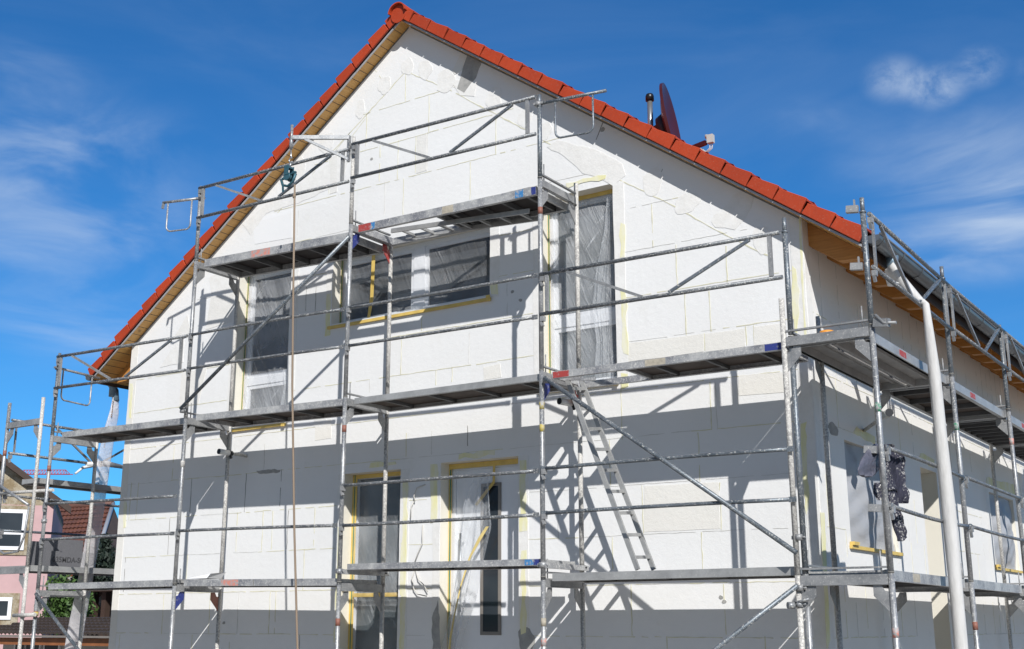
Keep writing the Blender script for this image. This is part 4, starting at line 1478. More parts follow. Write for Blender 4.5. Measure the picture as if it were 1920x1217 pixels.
# rails
YR = -0.045
double_rail(fs, (X[1], YR, 4.955), (X[2], YR, 4.905), 0.395)
double_rail(fs, (X[2], YR, 4.955), (X[3], YR, 4.897), 0.412)
double_rail(fs, (X[0], YR, 3.09), (X[1], YR, 3.034), 0.43)
double_rail(fs, (X[3], YR, 2.972), (X[4], YR, 2.945), 0.41)
rail(fs, (X[1], YR, 3.038), (X[2], YR, 2.997))
rail(fs, (X[1], YR, 2.616), (X[2], YR, 2.568))
rail(fs, (X[2], YR, 3.002), (X[3], YR, 2.971))
rail(fs, (X[2], YR, 2.568), (X[3], YR, 2.542))
rail(fs, (X[0], YR, 1.115), (X[1], YR, 1.074))
rail(fs, (X[0], YR, 0.655), (X[1], YR, 0.634))
rail(fs, (X[1], YR, 0.662), (X[2], YR, 0.616))
rail(fs, (X[2], YR, 1.034), (X[3], YR, 1.021))
rail(fs, (X[2], YR, 0.611), (X[3], YR, 0.605))
rail(fs, (X[3], YR, 1.039), (X[4], YR, 1.031), 'tube_blue_grey')
rail(fs, (X[3], YR, 0.616), (X[4], YR, 0.610), 'tube_blue_grey')
# diagonals
for a_, b_ in (((2.615, -0.09, 2.12), (5.21, -0.05, 3.84)), ((7.80, -0.05, 1.92), (10.26, -0.09, 0.17)), ((10.24, -0.05, -0.09), (7.8, -0.05, -1.75)), ((0.04, -0.05, -0.03), (2.6, -0.05, -1.85))):
    d_ = MB().tube([a_, b_], 0.0215)
    o = d_.build('diagonal_brace', 'tube_blue_grey', fs)
    coupler(o, Vector(a_) + Vector((0, 0.04, -0.02)), 'beam_grey')
# end guards
loop_guard(fs, (X[3], 0, 4.83), (8.47, 0.11, 4.83), 0.42, 'tube_blue_grey', 0.24, 0.80)
loop_guard(fs, (X[1], 0, 4.84), (2.09, -0.155, 4.84), 0.40, 'tube_steel', 0.22, 0.86)
f = MB().bar((2.10, -0.15, 4.845), (2.09, -0.155, 4.76), 0.02, 0.03, (0, 1, 0))
f.build('guard_hook', 'beam_grey', fs)
loop_guard(fs, (X[0], 0, 2.945), (-0.06, 0.71, 2.93), 0.42, 'tube_steel', 0.12, 0.82)
# raised clamp transoms carrying the S3-S4 plank
for x in (X[2], X[3]):
    f = MB().bar((x + 0.03, -0.02, 0.135), (x + 0.03, 0.76, 0.135), 0.045, 0.05)
    o = f.build('clamped_transom', 'deck_steel', fs)
    coupler(o, (x, 0.0, 0.14), 'tube_steel', 0.04)
    coupler(o, (x, YI, 0.14), 'black_plastic', 0.036)
coupler(fs, (X[2], 0, 4.95), 'tube_steel')
coupler(fs, (X[0], 0.0, 0.9), 'tube_steel')
coupler(fs, (X[0], 0, -0.28), 'paint_yellow', 0.038)
coupler(fs, (X[4] - .03, -0.0, 0.30), 'beam_grey', 0.034)
# hoist arm
arm_e = Vector((4.60, -0.40, 5.06))
arm_s = Vector((X[2] - 0.045, -0.03, 5.06))
f = MB().bar(arm_s, arm_e, 0.035, 0.045)
f.bar(arm_s + Vector((0, 0, 0.02)), arm_s + Vector((0, 0, -0.30)), 0.035, 0.03, (0, 1, 0))
f.bar(arm_s + Vector((0, 0, -0.27)), arm_s.lerp(arm_e, 0.78) + Vector((0, 0, -0.02)), 0.025, 0.03)
f.tube([arm_e + Vector((-0.02, 0, 0.16)), arm_e + Vector((-0.02, 0, -0.14))], 0.017, 12)
f.tube([arm_e + Vector((-0.02, 0, -0.13)), arm_e + Vector((-0.02, 0, 0.02))], 0.023, 12)
arm = f.build('hoist_arm', 'tube_steel', fs)
arm['label'] = 'horizontal bracket arm with a pulley hanging from its end'
# wall ties with foam sleeves
for (p, q, m) in (((2.64, 0.56, 1.67), (2.66, 0.985, 1.66), 'white_plastic'), ((7.63, 0.53, 1.79), (7.72, 0.985, 1.79), 'white_plastic')):
    p, q = Vector(p), Vector(q)
    t = MB().tube([p, q], 0.019)
    o = t.build('wall_tie', 'tube_splattered', fs)
    MB().tube([p - (q - p) * 0.05, p + (q - p) * 0.32], 0.036, 16).build('sleeve', m, o)
    MB().tube([p - (q - p) * 0.055, p - (q - p) * 0.04], 0.033, 16).build('end_cap', 'black_plastic', o)
    coupler(o, p + (q - p) * 0.38, 'black_plastic', 0.034, (0, 1, 0))

# ---- side scaffold round the corner
XI, XO = 10.225, 10.993
SY = [0.0, 2.48, 4.935, 7.4, 9.86]
ss = thing('side_scaffold', (10.6, 5.0, GZ), 'grey tube scaffold running along the side wall under the right gutter', 'scaffold')
ZS1, ZS0 = 1.985, -0.03
for k, y in enumerate(SY):
    b0 = [[(-0.50, 'paint_pink')], [(-0.45, 'paint_rust')], [(-0.4, 'paint_rust')], [], []][k]
    b1 = [[(1.28, 'paint_green')], [(1.45, 'paint_green')], [(1.60, 'paint_pink')], [], []][k]
    frame(ss, (XO, y, 0), (XI, y, 0), ZS0, 1.95, mo='tube_steel', mi='tube_splattered', bands=b0)
    frame(ss, (XO, y, 0), (XI, y, 0), ZS1, ZS1 - ZS0, mo='tube_steel', mi='tube_splattered', bands=b1, stub=0.34 if k == 0 else 0.0)
    post(ss, (XO, y, 0), ZS1, [3.13, 3.13, 3.02, 3.05, 3.05][k])
for a_, b_ in zip(SY[:-1], SY[1:]):
    first = a_ == 0.0
    dd = deck(ss, a_ + 0.06, b_ - 0.05, ZS1 + 0.01, ZS1 + 0.01, XI + 0.045, XO - 0.045, kind='plank' if first else 'ply', h=0.085, along='y', rim='light_alu', ply='plywood_brown', crossbars=8 if a_ > 3 else 4)
    t0 = a_ + 0.9
    MB().box((XO - 0.046, t0, ZS1 - 0.06), (XO - 0.0435, t0 + 0.2, ZS1 - 0.005)).build('paint_mark', 'paint_red', dd)
    dd = deck(ss, a_ + 0.06, b_ - 0.05, ZS0 + 0.055, ZS0 + 0.05, XI + 0.045, XO - 0.045, kind='ply', h=0.085, along='y', rim='deck_steel')
    if first:
        MB().box((XO - 0.046, a_ + 0.75, ZS0 - 0.025), (XO - 0.0435, a_ + 0.95, ZS0 + 0.045)).build('paint_mark', 'label_beige', dd)
    xr = XO + 0.045
    ztop = [2.955, 2.91, 2.90, 2.90][SY.index(a_)]
    double_rail(ss, (xr, a_, 2.985 if first else 2.93), (xr, b_, 2.93), 0.47 if first else 0.45)
    rail(ss, (xr - .01, a_, 0.99), (xr - .01, b_, 0.98))
    rail(ss, (xr - .01, a_, 0.52), (xr - .01, b_, 0.51))
# outward pointing wedge heads at the corner post
for z in (3.03, 2.52, 0.97, 0.50, 2.02):
    f = MB()
    f.bar((XO - 0.03, -0.02, z), (XO - 0.13, -0.03, z + 0.01), 0.045, 0.06) if z != 2.02 else f.bar((XO + 0.03, -0.02, z), (XO + 0.16, -0.05, z - 0.02), 0.05, 0.07)
    f.bar((XO - 0.06, -0.02, z + 0.02), (XO - 0.06, -0.02, z + 0.09), 0.012, 0.02, (0, 1, 0)) if z > 2.4 else None
    if z == 2.02:
        f.tube([(XO + 0.05, -0.05, z + 0.06), (XO + 0.12, -0.06, z - 0.02), (XO + 0.22, -0.06, z - 0.03)], 0.014, 8)
    f.build('wedge_head', 'beam_grey', ss)
coupler(ss, (XI, 0.0, -0.24), 'tube_steel', 0.036)
f = MB().tube([(XI - 0.03, -0.04, -0.25), (XI - 0.07, -0.08, -0.25)], 0.028, 14)
f.tube([(XI - 0.03, -0.02, -0.23), (XI + 0.10, -0.04, -0.20)], 0.012, 8)
f.build('swivel_coupler', 'tube_steel', ss)
t = MB().tube([(10.62, 0.25, 1.345), (XR + .01, 0.62 + 0.5, 1.345)], 0.018)
ty = onX(1665, 775, 10.62)
t = MB().tube([onX(1612, 776, XR + 0.01) if False else Vector((XR + 0.005, ty.y + 0.9, ty.z)), Vector((10.62, ty.y, ty.z))], 0.018)
o = t.build('wall_tie', 'tube_splattered', ss)
e = Vector((10.62, ty.y, ty.z))
dv = (Vector((10.62, ty.y, ty.z)) - Vector((XR, ty.y + 0.9, ty.z))).normalized()
MB().tube([e - dv * 0.10, e + dv * 0.05], 0.038, 16).build('sleeve', 'grey_white', o)
MB().tube([e + dv * 0.05, e + dv * 0.055], 0.037, 16).build('end_cap', 'black_plastic', o)

# ---- left side scaffold behind the left corner
ls = thing('rear_scaffold', (-0.65, 2.4, GZ), 'grey tube scaffold along the far left wall, left of the gable scaffold', 'scaffold')
LXI, LXO = -0.27, -1.03
for k, y in enumerate((0.0, 2.5, 5.0)):
    frame(ls, (LXO, y, 0), (LXI, y, 0), 0.30, 2.3, mo='tube_steel', mi='tube_splattered', topbar=False)
    frame(ls, (LXO, y, 0), (LXI, y, 0), 2.27, 1.97, mo='tube_steel', mi='tube_splattered', topbar=False, stub=0.27, stub_o=0.27, bands=[(1.95 - .12, 'paint_rust')])
for a_, b_ in ((0.0, 2.5), (2.5, 5.0)):
    double_rail(ls, (LXO + 0.03, a_ + 0.02, 2.335), (LXO + 0.03, b_, 2.335), 0.46, fr=((0.30, 0.55), (0.62, 0.9)))
    deck(ls, a_ + 0.06, b_ - 0.05, 0.345, 0.345, LXO + 0.05, LXI - 0.05, along='y', h=0.075, rim='light_alu')
    rail(ls, (LXO + .04, a_, 1.30), (LXO + .04, b_, 1.30))
    rail(ls, (LXO + .04, a_, 0.82), (LXO + .04, b_, 0.82), 'tube_blue_grey')
f = deck(ls, 0.10, 3.2, 1.50, 1.50, -0.72, -0.36, along='y', h=0.07, rim='light_alu')
MB().tube([(-1.2, -0.02, 1.32), (0.1, 0.02, 1.30)], 0.022).build('bracket_tube', 'tube_splattered', ls)
o = MB().tube([(-0.42, -0.03, -0.30), (0.06, -0.045, -0.29)], 0.024).build('connecting_tube', 'tube_splattered', ls)
coupler(o, (LXI, 0, -0.30), 'beam_grey')
f = MB().tube([(-1.06, -0.05, 1.45), (-0.3, -0.05, 1.12)], 0.02)
f.build('diagonal_brace', 'tube_steel', ls)
f = MB().tube([(-1.03, -0.04, 0.62), (-0.75, -0.04, 0.50), (-0.45, -0.04, 0.52), (-0.34, -0.04, 0.72), (-0.30, -0.04, 1.1)], 0.015, 10)
f.build('end_guard', 'tube_steel', ls)
sr = onX(190, 858, LXO + 0.03)
f = MB().tube([(LXO + .03, sr.y - 0.25, 1.86), (LXO + .03, sr.y + 0.1, 1.90), (LXO + .03, sr.y + 0.4, 1.885)], [0.03, 0.045, 0.028], 10)
f.tube([(LXO + .03, sr.y - 0.1, 1.86), (LXO + .02, sr.y - 0.3, 1.80), (LXO + .02, sr.y - 0.42, 1.70)], [0.028, 0.022, 0.016], 8)
tag(f.build('tied_rag', 'white_plastic'), 'white plastic rag knotted round a rail of the far left scaffold', 'rag')

# ================================================================ LOOSE THINGS
# pulley
pc = Vector((4.585, -0.40, 4.60))
pu = thing('pulley', pc, 'teal rope pulley hanging from the hoist arm above the deck', 'pulley')
hk = MB()
hk.tube([arm_e + Vector((-0.02, 0, -0.14)), arm_e + Vector((-0.015, 0, -0.22)), arm_e + Vector((0.0, 0, -0.26))], 0.008, 8)
pts = []
for k in range(9):
    t = math.pi * (0.1 + 1.35 * k / 8)
    pts.append(arm_e + Vector((-0.01 + 0.03 * math.cos(t + 0.9), 0, -0.275 + 0.03 * math.sin(t + 0.9))))
hk.tube(pts, 0.008, 8)
hk.tube([arm_e + Vector((-0.02, 0, -0.30)), arm_e + Vector((-0.02, 0, -0.37))], 0.009, 8)
hk.build('hook', 'galv_shiny', pu)
bd = MB()
bd.tube([(pc.x - .02, -0.44, 4.58), (pc.x - .02, -0.425, 4.58)], 0.05, 20)
bd.tube([(pc.x - .02, -0.375, 4.58), (pc.x - .02, -0.36, 4.58)], 0.05, 20)
bd.tube([(pc.x - .02, -0.41, 4.58), (pc.x - .02, -0.39, 4.58)], 0.045, 18)
bd.build('sheave', 'pulley_teal', pu)
bd = MB()
bd.box((pc.x - 0.055, -0.445, 4.60), (pc.x + 0.015, -0.442, 4.71))
bd.box((pc.x - 0.055, -0.358, 4.60), (pc.x + 0.015, -0.355, 4.71))
bd.box((pc.x - 0.05, -0.44, 4.68), (pc.x + 0.01, -0.36, 4.70))
bd.bar((pc.x - 0.12, -0.40, 4.575), (pc.x + 0.09, -0.40, 4.62), 0.03, 0.02)
bd.tube([(pc.x - 0.14, -0.40, 4.575), (pc.x - 0.11, -0.40, 4.50), (pc.x - 0.03, -0.40, 4.47), (pc.x + 0.05, -0.40, 4.51), (pc.x + 0.09, -0.40, 4.60)], 0.016, 8)
bd.bar((pc.x - 0.08, -0.43, 4.50), (pc.x - 0.07, -0.43, 4.40), 0.01, 0.025)
bd.build('housing', 'pulley_teal', pu)
r0, r1 = onY(552, 362, -0.40), onY(558, 1225, -0.40)
mid = onY(548, 720, -0.40)
rp = MB().tube([r0 + Vector((0, 0, 0.1)), r0.lerp(mid, 0.5), mid, mid.lerp(r1, 0.55) + Vector((-0.012, 0, 0)), r1, r1 + Vector((0.08, 0, -1.3))], 0.0115, 10)
rp.tube([r0 + Vector((0, 0, -0.02)), r0 + Vector((0, 0, -0.06))], 0.018, 8)
tag(rp.build('hoist_rope', 'rope'), 'brown twisted rope hanging down from the teal pulley', 'rope')

# ladder
ld = thing('ladder', (8.3, 0.35, 0.1), 'aluminium ladder leaning from the open deck hatch down to the lower deck', 'ladder')
n0, n1 = onY(1064, 712, 0.2), onY(1196, 1068, 0.2)
f0, f1 = onY(1090, 713, 0.5), onY(1226, 1068, 0.5)
dd_ = ((n1 - n0).normalized() + (f1 - f0).normalized()).normalized()
f0.y = f1.y = 0.5
sh = (f0 + f1) / 2 - (n0 + n1) / 2
for (p, q) in ((n0, n1), (f0, f1)):
    MB().bar(p, q, 0.026, 0.044, (1, 0, 0.5)).build('stile', 'light_alu', ld)
for i in range(9):
    t = (i + 0.45) / 9
    MB().bar(n0.lerp(n1, t) + Vector((0, 0.013, 0)), f0.lerp(f1, t) - Vector((0, 0.013, 0)), 0.036, 0.03).build('rung', 'light_alu', ld)
f = MB()
for p in (n0, f0):
    f.bar(p + Vector((-0.02, 0, 0.01)), p + Vector((0.16, 0, -0.005)), 0.03, 0.03)
f.bar(f0 + Vector((-.03, 0.0, 0.0)), f0 + Vector((-0.01, 0.02, -0.13)), 0.03, 0.04)
f.build('hinge', 'deck_steel', ld)

# white offcut on the lowest deck
p = onY(360, 1086, 0.2)
f = MB().hexa([(2.68, 0.12, 0.112), (3.02, 0.12, 0.112), (3.02, 0.34, 0.112), (2.68, 0.34, 0.112)], [(2.72, 0.16, 0.128), (3.06, 0.14, 0.165), (3.06, 0.38, 0.19), (2.74, 0.38, 0.145)])
tag(f.build('foam_offcut', 'fresh_board'), 'white foam board offcut lying on the lowest gable scaffold deck', 'foam board')
# roll of tape
p = onZ(1561, 610, ZS1 + 0.10)
rl = MB()
for (r_a, z_a, z_b) in ((0.055, ZS1 + 0.012, ZS1 + 0.06),):
    rl.tube([(10.56, 0.14, z_a), (10.56, 0.14, z_b)], 0.058, 24)
tag(rl.build('tape_roll', 'orange_plastic'), 'orange roll of tape lying on the side scaffold deck near the corner', 'tape')

# hose from the right gutter
hp = [Vector((10.79, 1.42, 2.84)), onX(1666, 500, 10.82), onX(1690, 528, 10.86), onX(1722, 562, 10.98), onX(1736, 572, 11.09), onX(1742, 620, 11.09), onX(1752, 700, 11.09), onX(1765, 830, 11.09), onX(1779, 960, 11.09), onX(1792, 1100, 11.09), onX(1803, 1225, 11.09)]
hp.append(hp[-1] + Vector((0, 0.05, -1.2)))
wds = [0.055, 0.06, 0.058, 0.052, 0.045, 0.048, 0.060, 0.070, 0.071, 0.068, 0.066, 0.065]
hs = MB().tube(hp, wds, 16, flat=[(1, 1), (1, 1), (1, 0.8), (.8, .8), (0.7, .9)] + [(0.85, 0.9), (0.9, 0.8), (0.8, 0.95), (0.9, 0.8), (0.85, 0.9), (0.9, 0.85), (0.9, 0.9)])
hose = hs.build('drain_hose', 'fabric_hose')
tag(hose, 'whitish fabric hose hanging from the right gutter over the side scaffold rail', 'hose')
w_ = MB()
for k in range(7):
    q = Vector((10.80, 1.42, 2.865 - 0.022 * k))
    w_.tube([q + Vector((0, 0, 0.011)), q - Vector((0, 0, 0.013))], 0.064 + 0.004 * math.sin(k * 1.9), 14)
w_.build('wrapping', 'white_plastic', hose)
# hose from the left gutter
a0 = onY(217, 748, 1.3)
hp = [a0 + Vector((0, 0, 0.03)), onY(214, 775, 1.28), onY(204, 815, 1.26), onY(194, 870, 1.24), onY(186, 930, 1.22), onY(177, 990, 1.2), onY(165, 1060, 1.2), onY(154, 1120, 1.2), onY(146, 1160, 1.2), onY(139, 1200, 1.2)]
hp.append(hp[-1] + Vector((-0.1, 0, -1.2)))
wd = [0.05, 0.08, 0.105, 0.115, 0.11, 0.12, 0.12, 0.125, 0.13, 0.135, 0.14]
hz = MB()
n_ = 20
i0 = None
hz.tube(hp, wd, 16, flat=[(0.35, 1)] * len(hp))
lh = hz.build('downpipe_sleeve', 'film_hose')
tag(lh, 'translucent plastic sleeve hanging from the left gutter outlet', 'plastic sleeve')
ink = MB()
for k in range(16):
    t = 0.3 + k * 0.33
    i = int(t)
    if i >= 9:
        break
    q = hp[i].lerp(hp[i + 1], t - i)
    ddn = (hp[i + 1] - hp[i]).normalized()
    q = q + Vector((0.02, -0.062 * 0.9, 0))
    if k % 4 != 3:
        for m_ in range(3):
            qq = q + ddn * (0.03 * m_)
            ink.bar(qq, qq + ddn * 0.018, 0.004, 0.024, (1, 0, 0))
ink.build('faded_print', 'ink_brown', lh)

# cables out of the wall
cabs = ([(795, 908), (782, 914), (776, 930), (778, 940)], [(774, 938), (771, 950), (770, 972)], [(790, 984), (792, 1004), (792, 1018), (784, 1036), (777, 1056)],
        [(775, 1068), (772, 1084), (776, 1105), (783, 1114), (800, 1118)], [(776, 1068), (784, 1086), (794, 1096), (802, 1110)])
cmb = MB()
for c_ in cabs:
    cmb.tube([Vector((*[onY(u, v, D - 0.03)[0:1][0]], D - (0.004 if j == 0 else 0.03), onY(u, v, D - 0.03).z)) for j, (u, v) in enumerate(c_)], 0.006, 8)
tag(cmb.build('electric_cable', 'cable_white'), 'thin white electric cables dangling from the wall beside the front door', 'cable')

# insulation boards on the far left scaffold
ib = thing('insulation_stack', (-0.62, 0.8, 0.345), 'dark grey insulation boards standing on the far left scaffold deck', 'insulation board')
b0, b1 = onX(84, 1063, -0.62), onX(178, 1063, -0.62)
tz = onX(84, 1008, -0.62).z
MB().box((-0.70, b0.y, 0.352), (-0.62, b1.y, tz - 0.17)).build('front_board', 'insulation_grey', ib)
MB().box((-0.78, b0.y + 0.0, 0.352), (-0.703, onX(157, 1010, -0.7).y, tz)).build('back_board', 'insulation_grey', ib)
MB().box((-0.78, b0.y - 0.18, 0.352), (-0.703, b0.y - 0.004, tz - 0.05)).build('end_board', 'insulation_grey', ib)
cu = bpy.data.curves.new('printed_code', 'FONT')
cu.body = '035MDA-SOR'
cu.size = 0.10
cu.extrude = 0.001
cu.offset = 0.002
tx = bpy.data.objects.new('printed_code', cu)
COL.objects.link(tx)
tx.parent = ib
tp_ = onX(98, 1053, -0.618)
tx.location = Vector((-0.618, tp_.y, tp_.z)) - ib.location
tx.rotation_euler = (R(90), 0, R(90))
bpy.context.view_layer.update()
tme = bpy.data.meshes.new_from_object(tx.evaluated_get(bpy.context.evaluated_depsgraph_get()))
t2 = bpy.data.objects.new('printed_code', tme)
COL.objects.link(t2)
t2.parent, t2.location, t2.rotation_euler = ib, tx.location, tx.rotation_euler
bpy.data.objects.remove(tx)
t2.name = 'printed_code'
tme.materials.clear()
tme.materials.append(MATS['ink_dark'])

# jacket on the corner post
jk = thing('work_jacket', (11.0, 0.2, 0.98), 'dark plaster-splashed work jacket hung over the corner post rail', 'jacket')


def cloth(name, m, rows, x, seed=1, th=0.05, n=20, fold=0.014):
    """rows: (v, u_left, u_right) outline read in the plane of the post, closed to a soft flattened bag"""
    rnd = random.Random(seed)
    ph = [rnd.uniform(0, 6.28) for _ in range(4)]
    mb = MB()
    segs = []
    fine_rows = []
    for a_, b_ in zip(rows[:-1], rows[1:]):
        for k in range(4):
            t = k / 4
            fine_rows.append([a_[i] * (1 - t) + b_[i] * t for i in range(3)])
    fine_rows.append(list(rows[-1]))
    N = len(fine_rows)

    def fn(a_, b_):
        i = min(int(round(a_ * (N - 1))), N - 1)
        v, ul, ur = fine_rows[i]
        t = 2 * math.pi * b_
        u = (ul + ur) / 2 + (ur - ul) / 2 * math.cos(t)
        taper = 1.0 if 0 < i < N - 1 else 0.35
        q = onX(u, v, x)
        bul = math.sin(t)
        fo = math.sin(9 * (q.y - 0.3 * q.z) * 9 + ph[1]) + 0.7 * math.sin(70 * q.y + 22 * q.z + ph[2])
        xx = x + 0.75 * th * bul * taper * (0.7 + 0.3 * math.sin(i * 0.5 + ph[0])) + fold * fo * max(0, bul)
        return (xx, q.y, q.z)
    mb.grid(fn, N - 1, n * 2)
    return mb.build(name, m, jk, fix=False)


JX = 10.935
cloth('body', 'jacket_cloth', [(833, 1655, 1668), (836, 1648, 1676), (845, 1648, 1678), (860, 1652, 1680), (880, 1655, 1682), (900, 1657, 1684), (915, 1658, 1682), (920, 1662, 1678)], JX, 3, 0.04)
cloth('hood', 'jacket_lining', [(832, 1640, 1650), (845, 1625, 1655), (862, 1615, 1652), (880, 1608, 1648), (890, 1610, 1640), (895, 1620, 1630)], JX - 0.03, 5, 0.04)
cloth('sleeve', 'jacket_cloth', [(850, 1678, 1692), (880, 1680, 1694), (910, 1680, 1698), (930, 1683, 1702), (944, 1686, 1702)], JX + 0.02, 8, 0.04)
cloth('sleeve', 'jacket_cloth', [(920, 1664, 1680), (945, 1668, 1682), (970, 1672, 1690), (995, 1678, 1696), (1008, 1682, 1700), (1015, 1684, 1692)], JX, 11, 0.04)
cloth('pocket', 'jacket_cloth', [(905, 1640, 1652), (925, 1638, 1656), (938, 1646, 1658)], JX - 0.06, 14, 0.03)

# satellite dish
dl = 2.5
mast_b, mast_t = onY(1220, 240, dl), onY(1218, 185, dl)
sd = thing('satellite_dish', (mast_b.x, dl, 5.0), 'dark red satellite dish on a steel mast above the right roof slope', 'satellite dish')
roofz = 7.1 - SL * (mast_b.x - RX)
MB().tube([(mast_b.x, dl, roofz - 0.1), (mast_b.x, dl, mast_t.z)], 0.034, 14).build('mast', 'galv_shiny', sd)
MB().tube([(mast_b.x, dl, mast_t.z - 0.03), (mast_b.x, dl, mast_t.z + 0.03), (mast_b.x, dl, mast_t.z + 0.055), (mast_b.x, dl, mast_t.z + 0.065)], [0.052, 0.052, 0.042, 0.015], 16).build('mast_cap', 'black_plastic', sd)
dt, db = onY(1253, 160, dl), onY(1270, 300, dl)
dc = (dt + db) / 2 + Vector((0.0, 0, 0))
ht = (dt - db).length / 2
view = (CAM - dc)
axis_ = Vector((0.965, 0.10, 0.10)).normalized()     # pointing direction of the dish
vh = Vector((view.x, view.y, 0)).normalized()
# turned so that it is seen almost edge on
perp = Vector((-vh.y, vh.x, 0))
axis_ = (perp * -1 if perp.x < 0 else perp)
axis_ = (axis_ * 0.97 + vh * 0.19 + Vector((0, 0, 0.14))).normalized()
u_ = (Vector((0, 0, 1)) - axis_ * axis_.z).normalized()
v_ = axis_.cross(u_)


def dish_pt(a_, b_, off=0.0):
    r_ = a_
    t = 2 * math.pi * b_
    dep = 0.10 * (r_ ** 2 - 1)
    return dc + u_ * (ht * r_ * math.cos(t)) + v_ * (ht * 0.9 * r_ * math.sin(t)) + axis_ * (dep + off)


f = MB()
f.grid(lambda a_, b_: dish_pt(a_, b_, 0.0), 10, 40)
f.grid(lambda a_, b_: dish_pt(a_, b_, -0.012), 10, 40)
f.grid(lambda a_, b_: dish_pt(1.0, b_, -0.035 * a_) * 1.0, 1, 40)
f.build('reflector', 'dish_red', sd, fix=False)
bp = dc - u_ * (ht * 0.12) - axis_ * 0.085
f = MB().tube([bp, bp - axis_ * 0.10], [0.20, 0.15], 20)
f.build('back_plate', 'dish_plate', sd)
MB().bar(bp - axis_ * 0.08, Vector((mast_b.x, dl, bp.z - 0.03)), 0.08, 0.15).build('mast_clamp', 'dish_red', sd)
lnb = onY(1331, 258, dl - 0.1)
MB().bar(onY(1262, 292, dl), lnb + Vector((-0.05, 0, -0.05)), 0.045, 0.05).build('feed_arm', 'dish_red', sd)
f = MB()
f.tube([lnb + Vector((-0.05, 0, 0.02)), lnb + Vector((-0.01, 0, 0.02))], [0.03, 0.02], 14)
f.box((lnb.x - 0.03, lnb.y - 0.03, lnb.z - 0.07), (lnb.x + 0.045, lnb.y + 0.03, lnb.z + 0.03))
f.build('receiver', 'grey_white', sd)
f = MB()
for k in range(3):
    o_ = Vector((0.012 * k, 0.01 * k, 0))
    f.tube([lnb + Vector((0.0, 0, -0.06)) + o_, lnb + Vector((-0.01, 0, -0.13)) + o_, lnb + Vector((-0.06, 0, -0.165)) + o_, lnb + Vector((-0.11, 0, -0.14)) + o_, lnb + Vector((-0.14, 0, -0.10)) + o_], 0.005, 6)
f.build('receiver_cable', 'cable_white', sd)
lg = MB()
c0 = dc + u_ * (ht * 0.18) + axis_ * (-0.085)
for (p, q) in (((0.07, 0.05), (0.02, -0.02)), ((0.02, -0.02), (0.05, -0.06)), ((0.06, -0.01), (-0.02, -0.05)), ((-0.02, -0.05), (-0.07, 0.0)), ((-0.07, 0.0), (-0.03, 0.05)), ((0.0, 0.07), (-0.04, -0.08))):
    lg.bar(c0 + u_ * p[0] + v_ * p[1] + axis_ * 0.012, c0 + u_ * q[0] + v_ * q[1] + axis_ * 0.012, 0.008, 0.004, axis_)
lg.build('emblem', 'white_plastic', sd)

# ================================================================ NEIGHBOURHOOD
# pink house: its gable is turned square to the sight line, so no flank shows
PC = onY(97, 990, 9.0)
pdv = Vector((PC.x - CAM.x, PC.y - CAM.y, 0)).normalized()      # into the depth
pdv = (pdv + Vector((pdv.y, -pdv.x, 0)) * 0.04).normalized()
psv = Vector((-pdv.y, pdv.x, 0))                                # along the gable, to the left
pk = thing('pink_house', (PC.x, PC.y, GZ), 'pink neighbour house with a bare brick gable and a dark brown verge', 'house')


def pp_(u, v):
    d = ray(u, v)
    t = (PC - CAM).dot(pdv) / d.dot(pdv)
    q = CAM + d * t
    return ((q - PC).dot(psv), q.z)


def PG(s_, z, d=0.0):
    p = PC + psv * s_ + pdv * d
    return Vector((p.x, p.y, z))


def pbox(mb, s0, s1, z0, z1, d0, d1):
    return mb.hexa([PG(s0, z0, d0), PG(s1, z0, d0), PG(s1, z0, d1), PG(s0, z0, d1)], [PG(s0, z1, d0), PG(s1, z1, d0), PG(s1, z1, d1), PG(s0, z1, d1)])


zb_ = pp_(80, 948)[1]
(ra, rza), (rb_, rzb) = pp_(0, 852), pp_(125, 945)
psl = (rza - rzb) / (ra - rb_)
rz0 = rzb - psl * rb_                                           # verge height at s = 0
HWD = 4.6
pbox(MB(), 0, 2 * HWD, GZ, zb_, 0, 8).build('wall', 'pink_render', pk)
MB().prism([PG(0, zb_, .01), PG(2 * HWD, zb_, .01), PG(2 * HWD, rz0 - 0.16, .01), PG(HWD, rz0 + psl * HWD - 0.16, .01), PG(0, rz0 - 0.16, .01)], pdv * 7.98).build('gable', 'bare_brickwork', pk)
f = MB()
for sg in (0, 1):
    def Q(t, dz, d, sg=sg):
        return PG(t if sg == 0 else 2 * HWD - t, rz0 + psl * t + dz, d)
    f.hexa([Q(0.0, -0.17, 0.0), Q(HWD, -0.17, 0.0), Q(HWD, -0.17, 8.3), Q(0.0, -0.17, 8.3)], [Q(0.0, 0.0, 0.0), Q(HWD, 0.0, 0.0), Q(HWD, 0.0, 8.3), Q(0.0, 0.0, 8.3)])
    f.hexa([Q(-0.42, -0.17, -0.3), Q(HWD, -0.17, -0.3), Q(HWD, -0.17, -0.002), Q(-0.42, -0.17, -0.002)], [Q(-0.42, 0.0, -0.3), Q(HWD, 0.0, -0.3), Q(HWD, 0.0, -0.002), Q(-0.42, 0.0, -0.002)])
f.build('roof', 'dark_wood', pk)
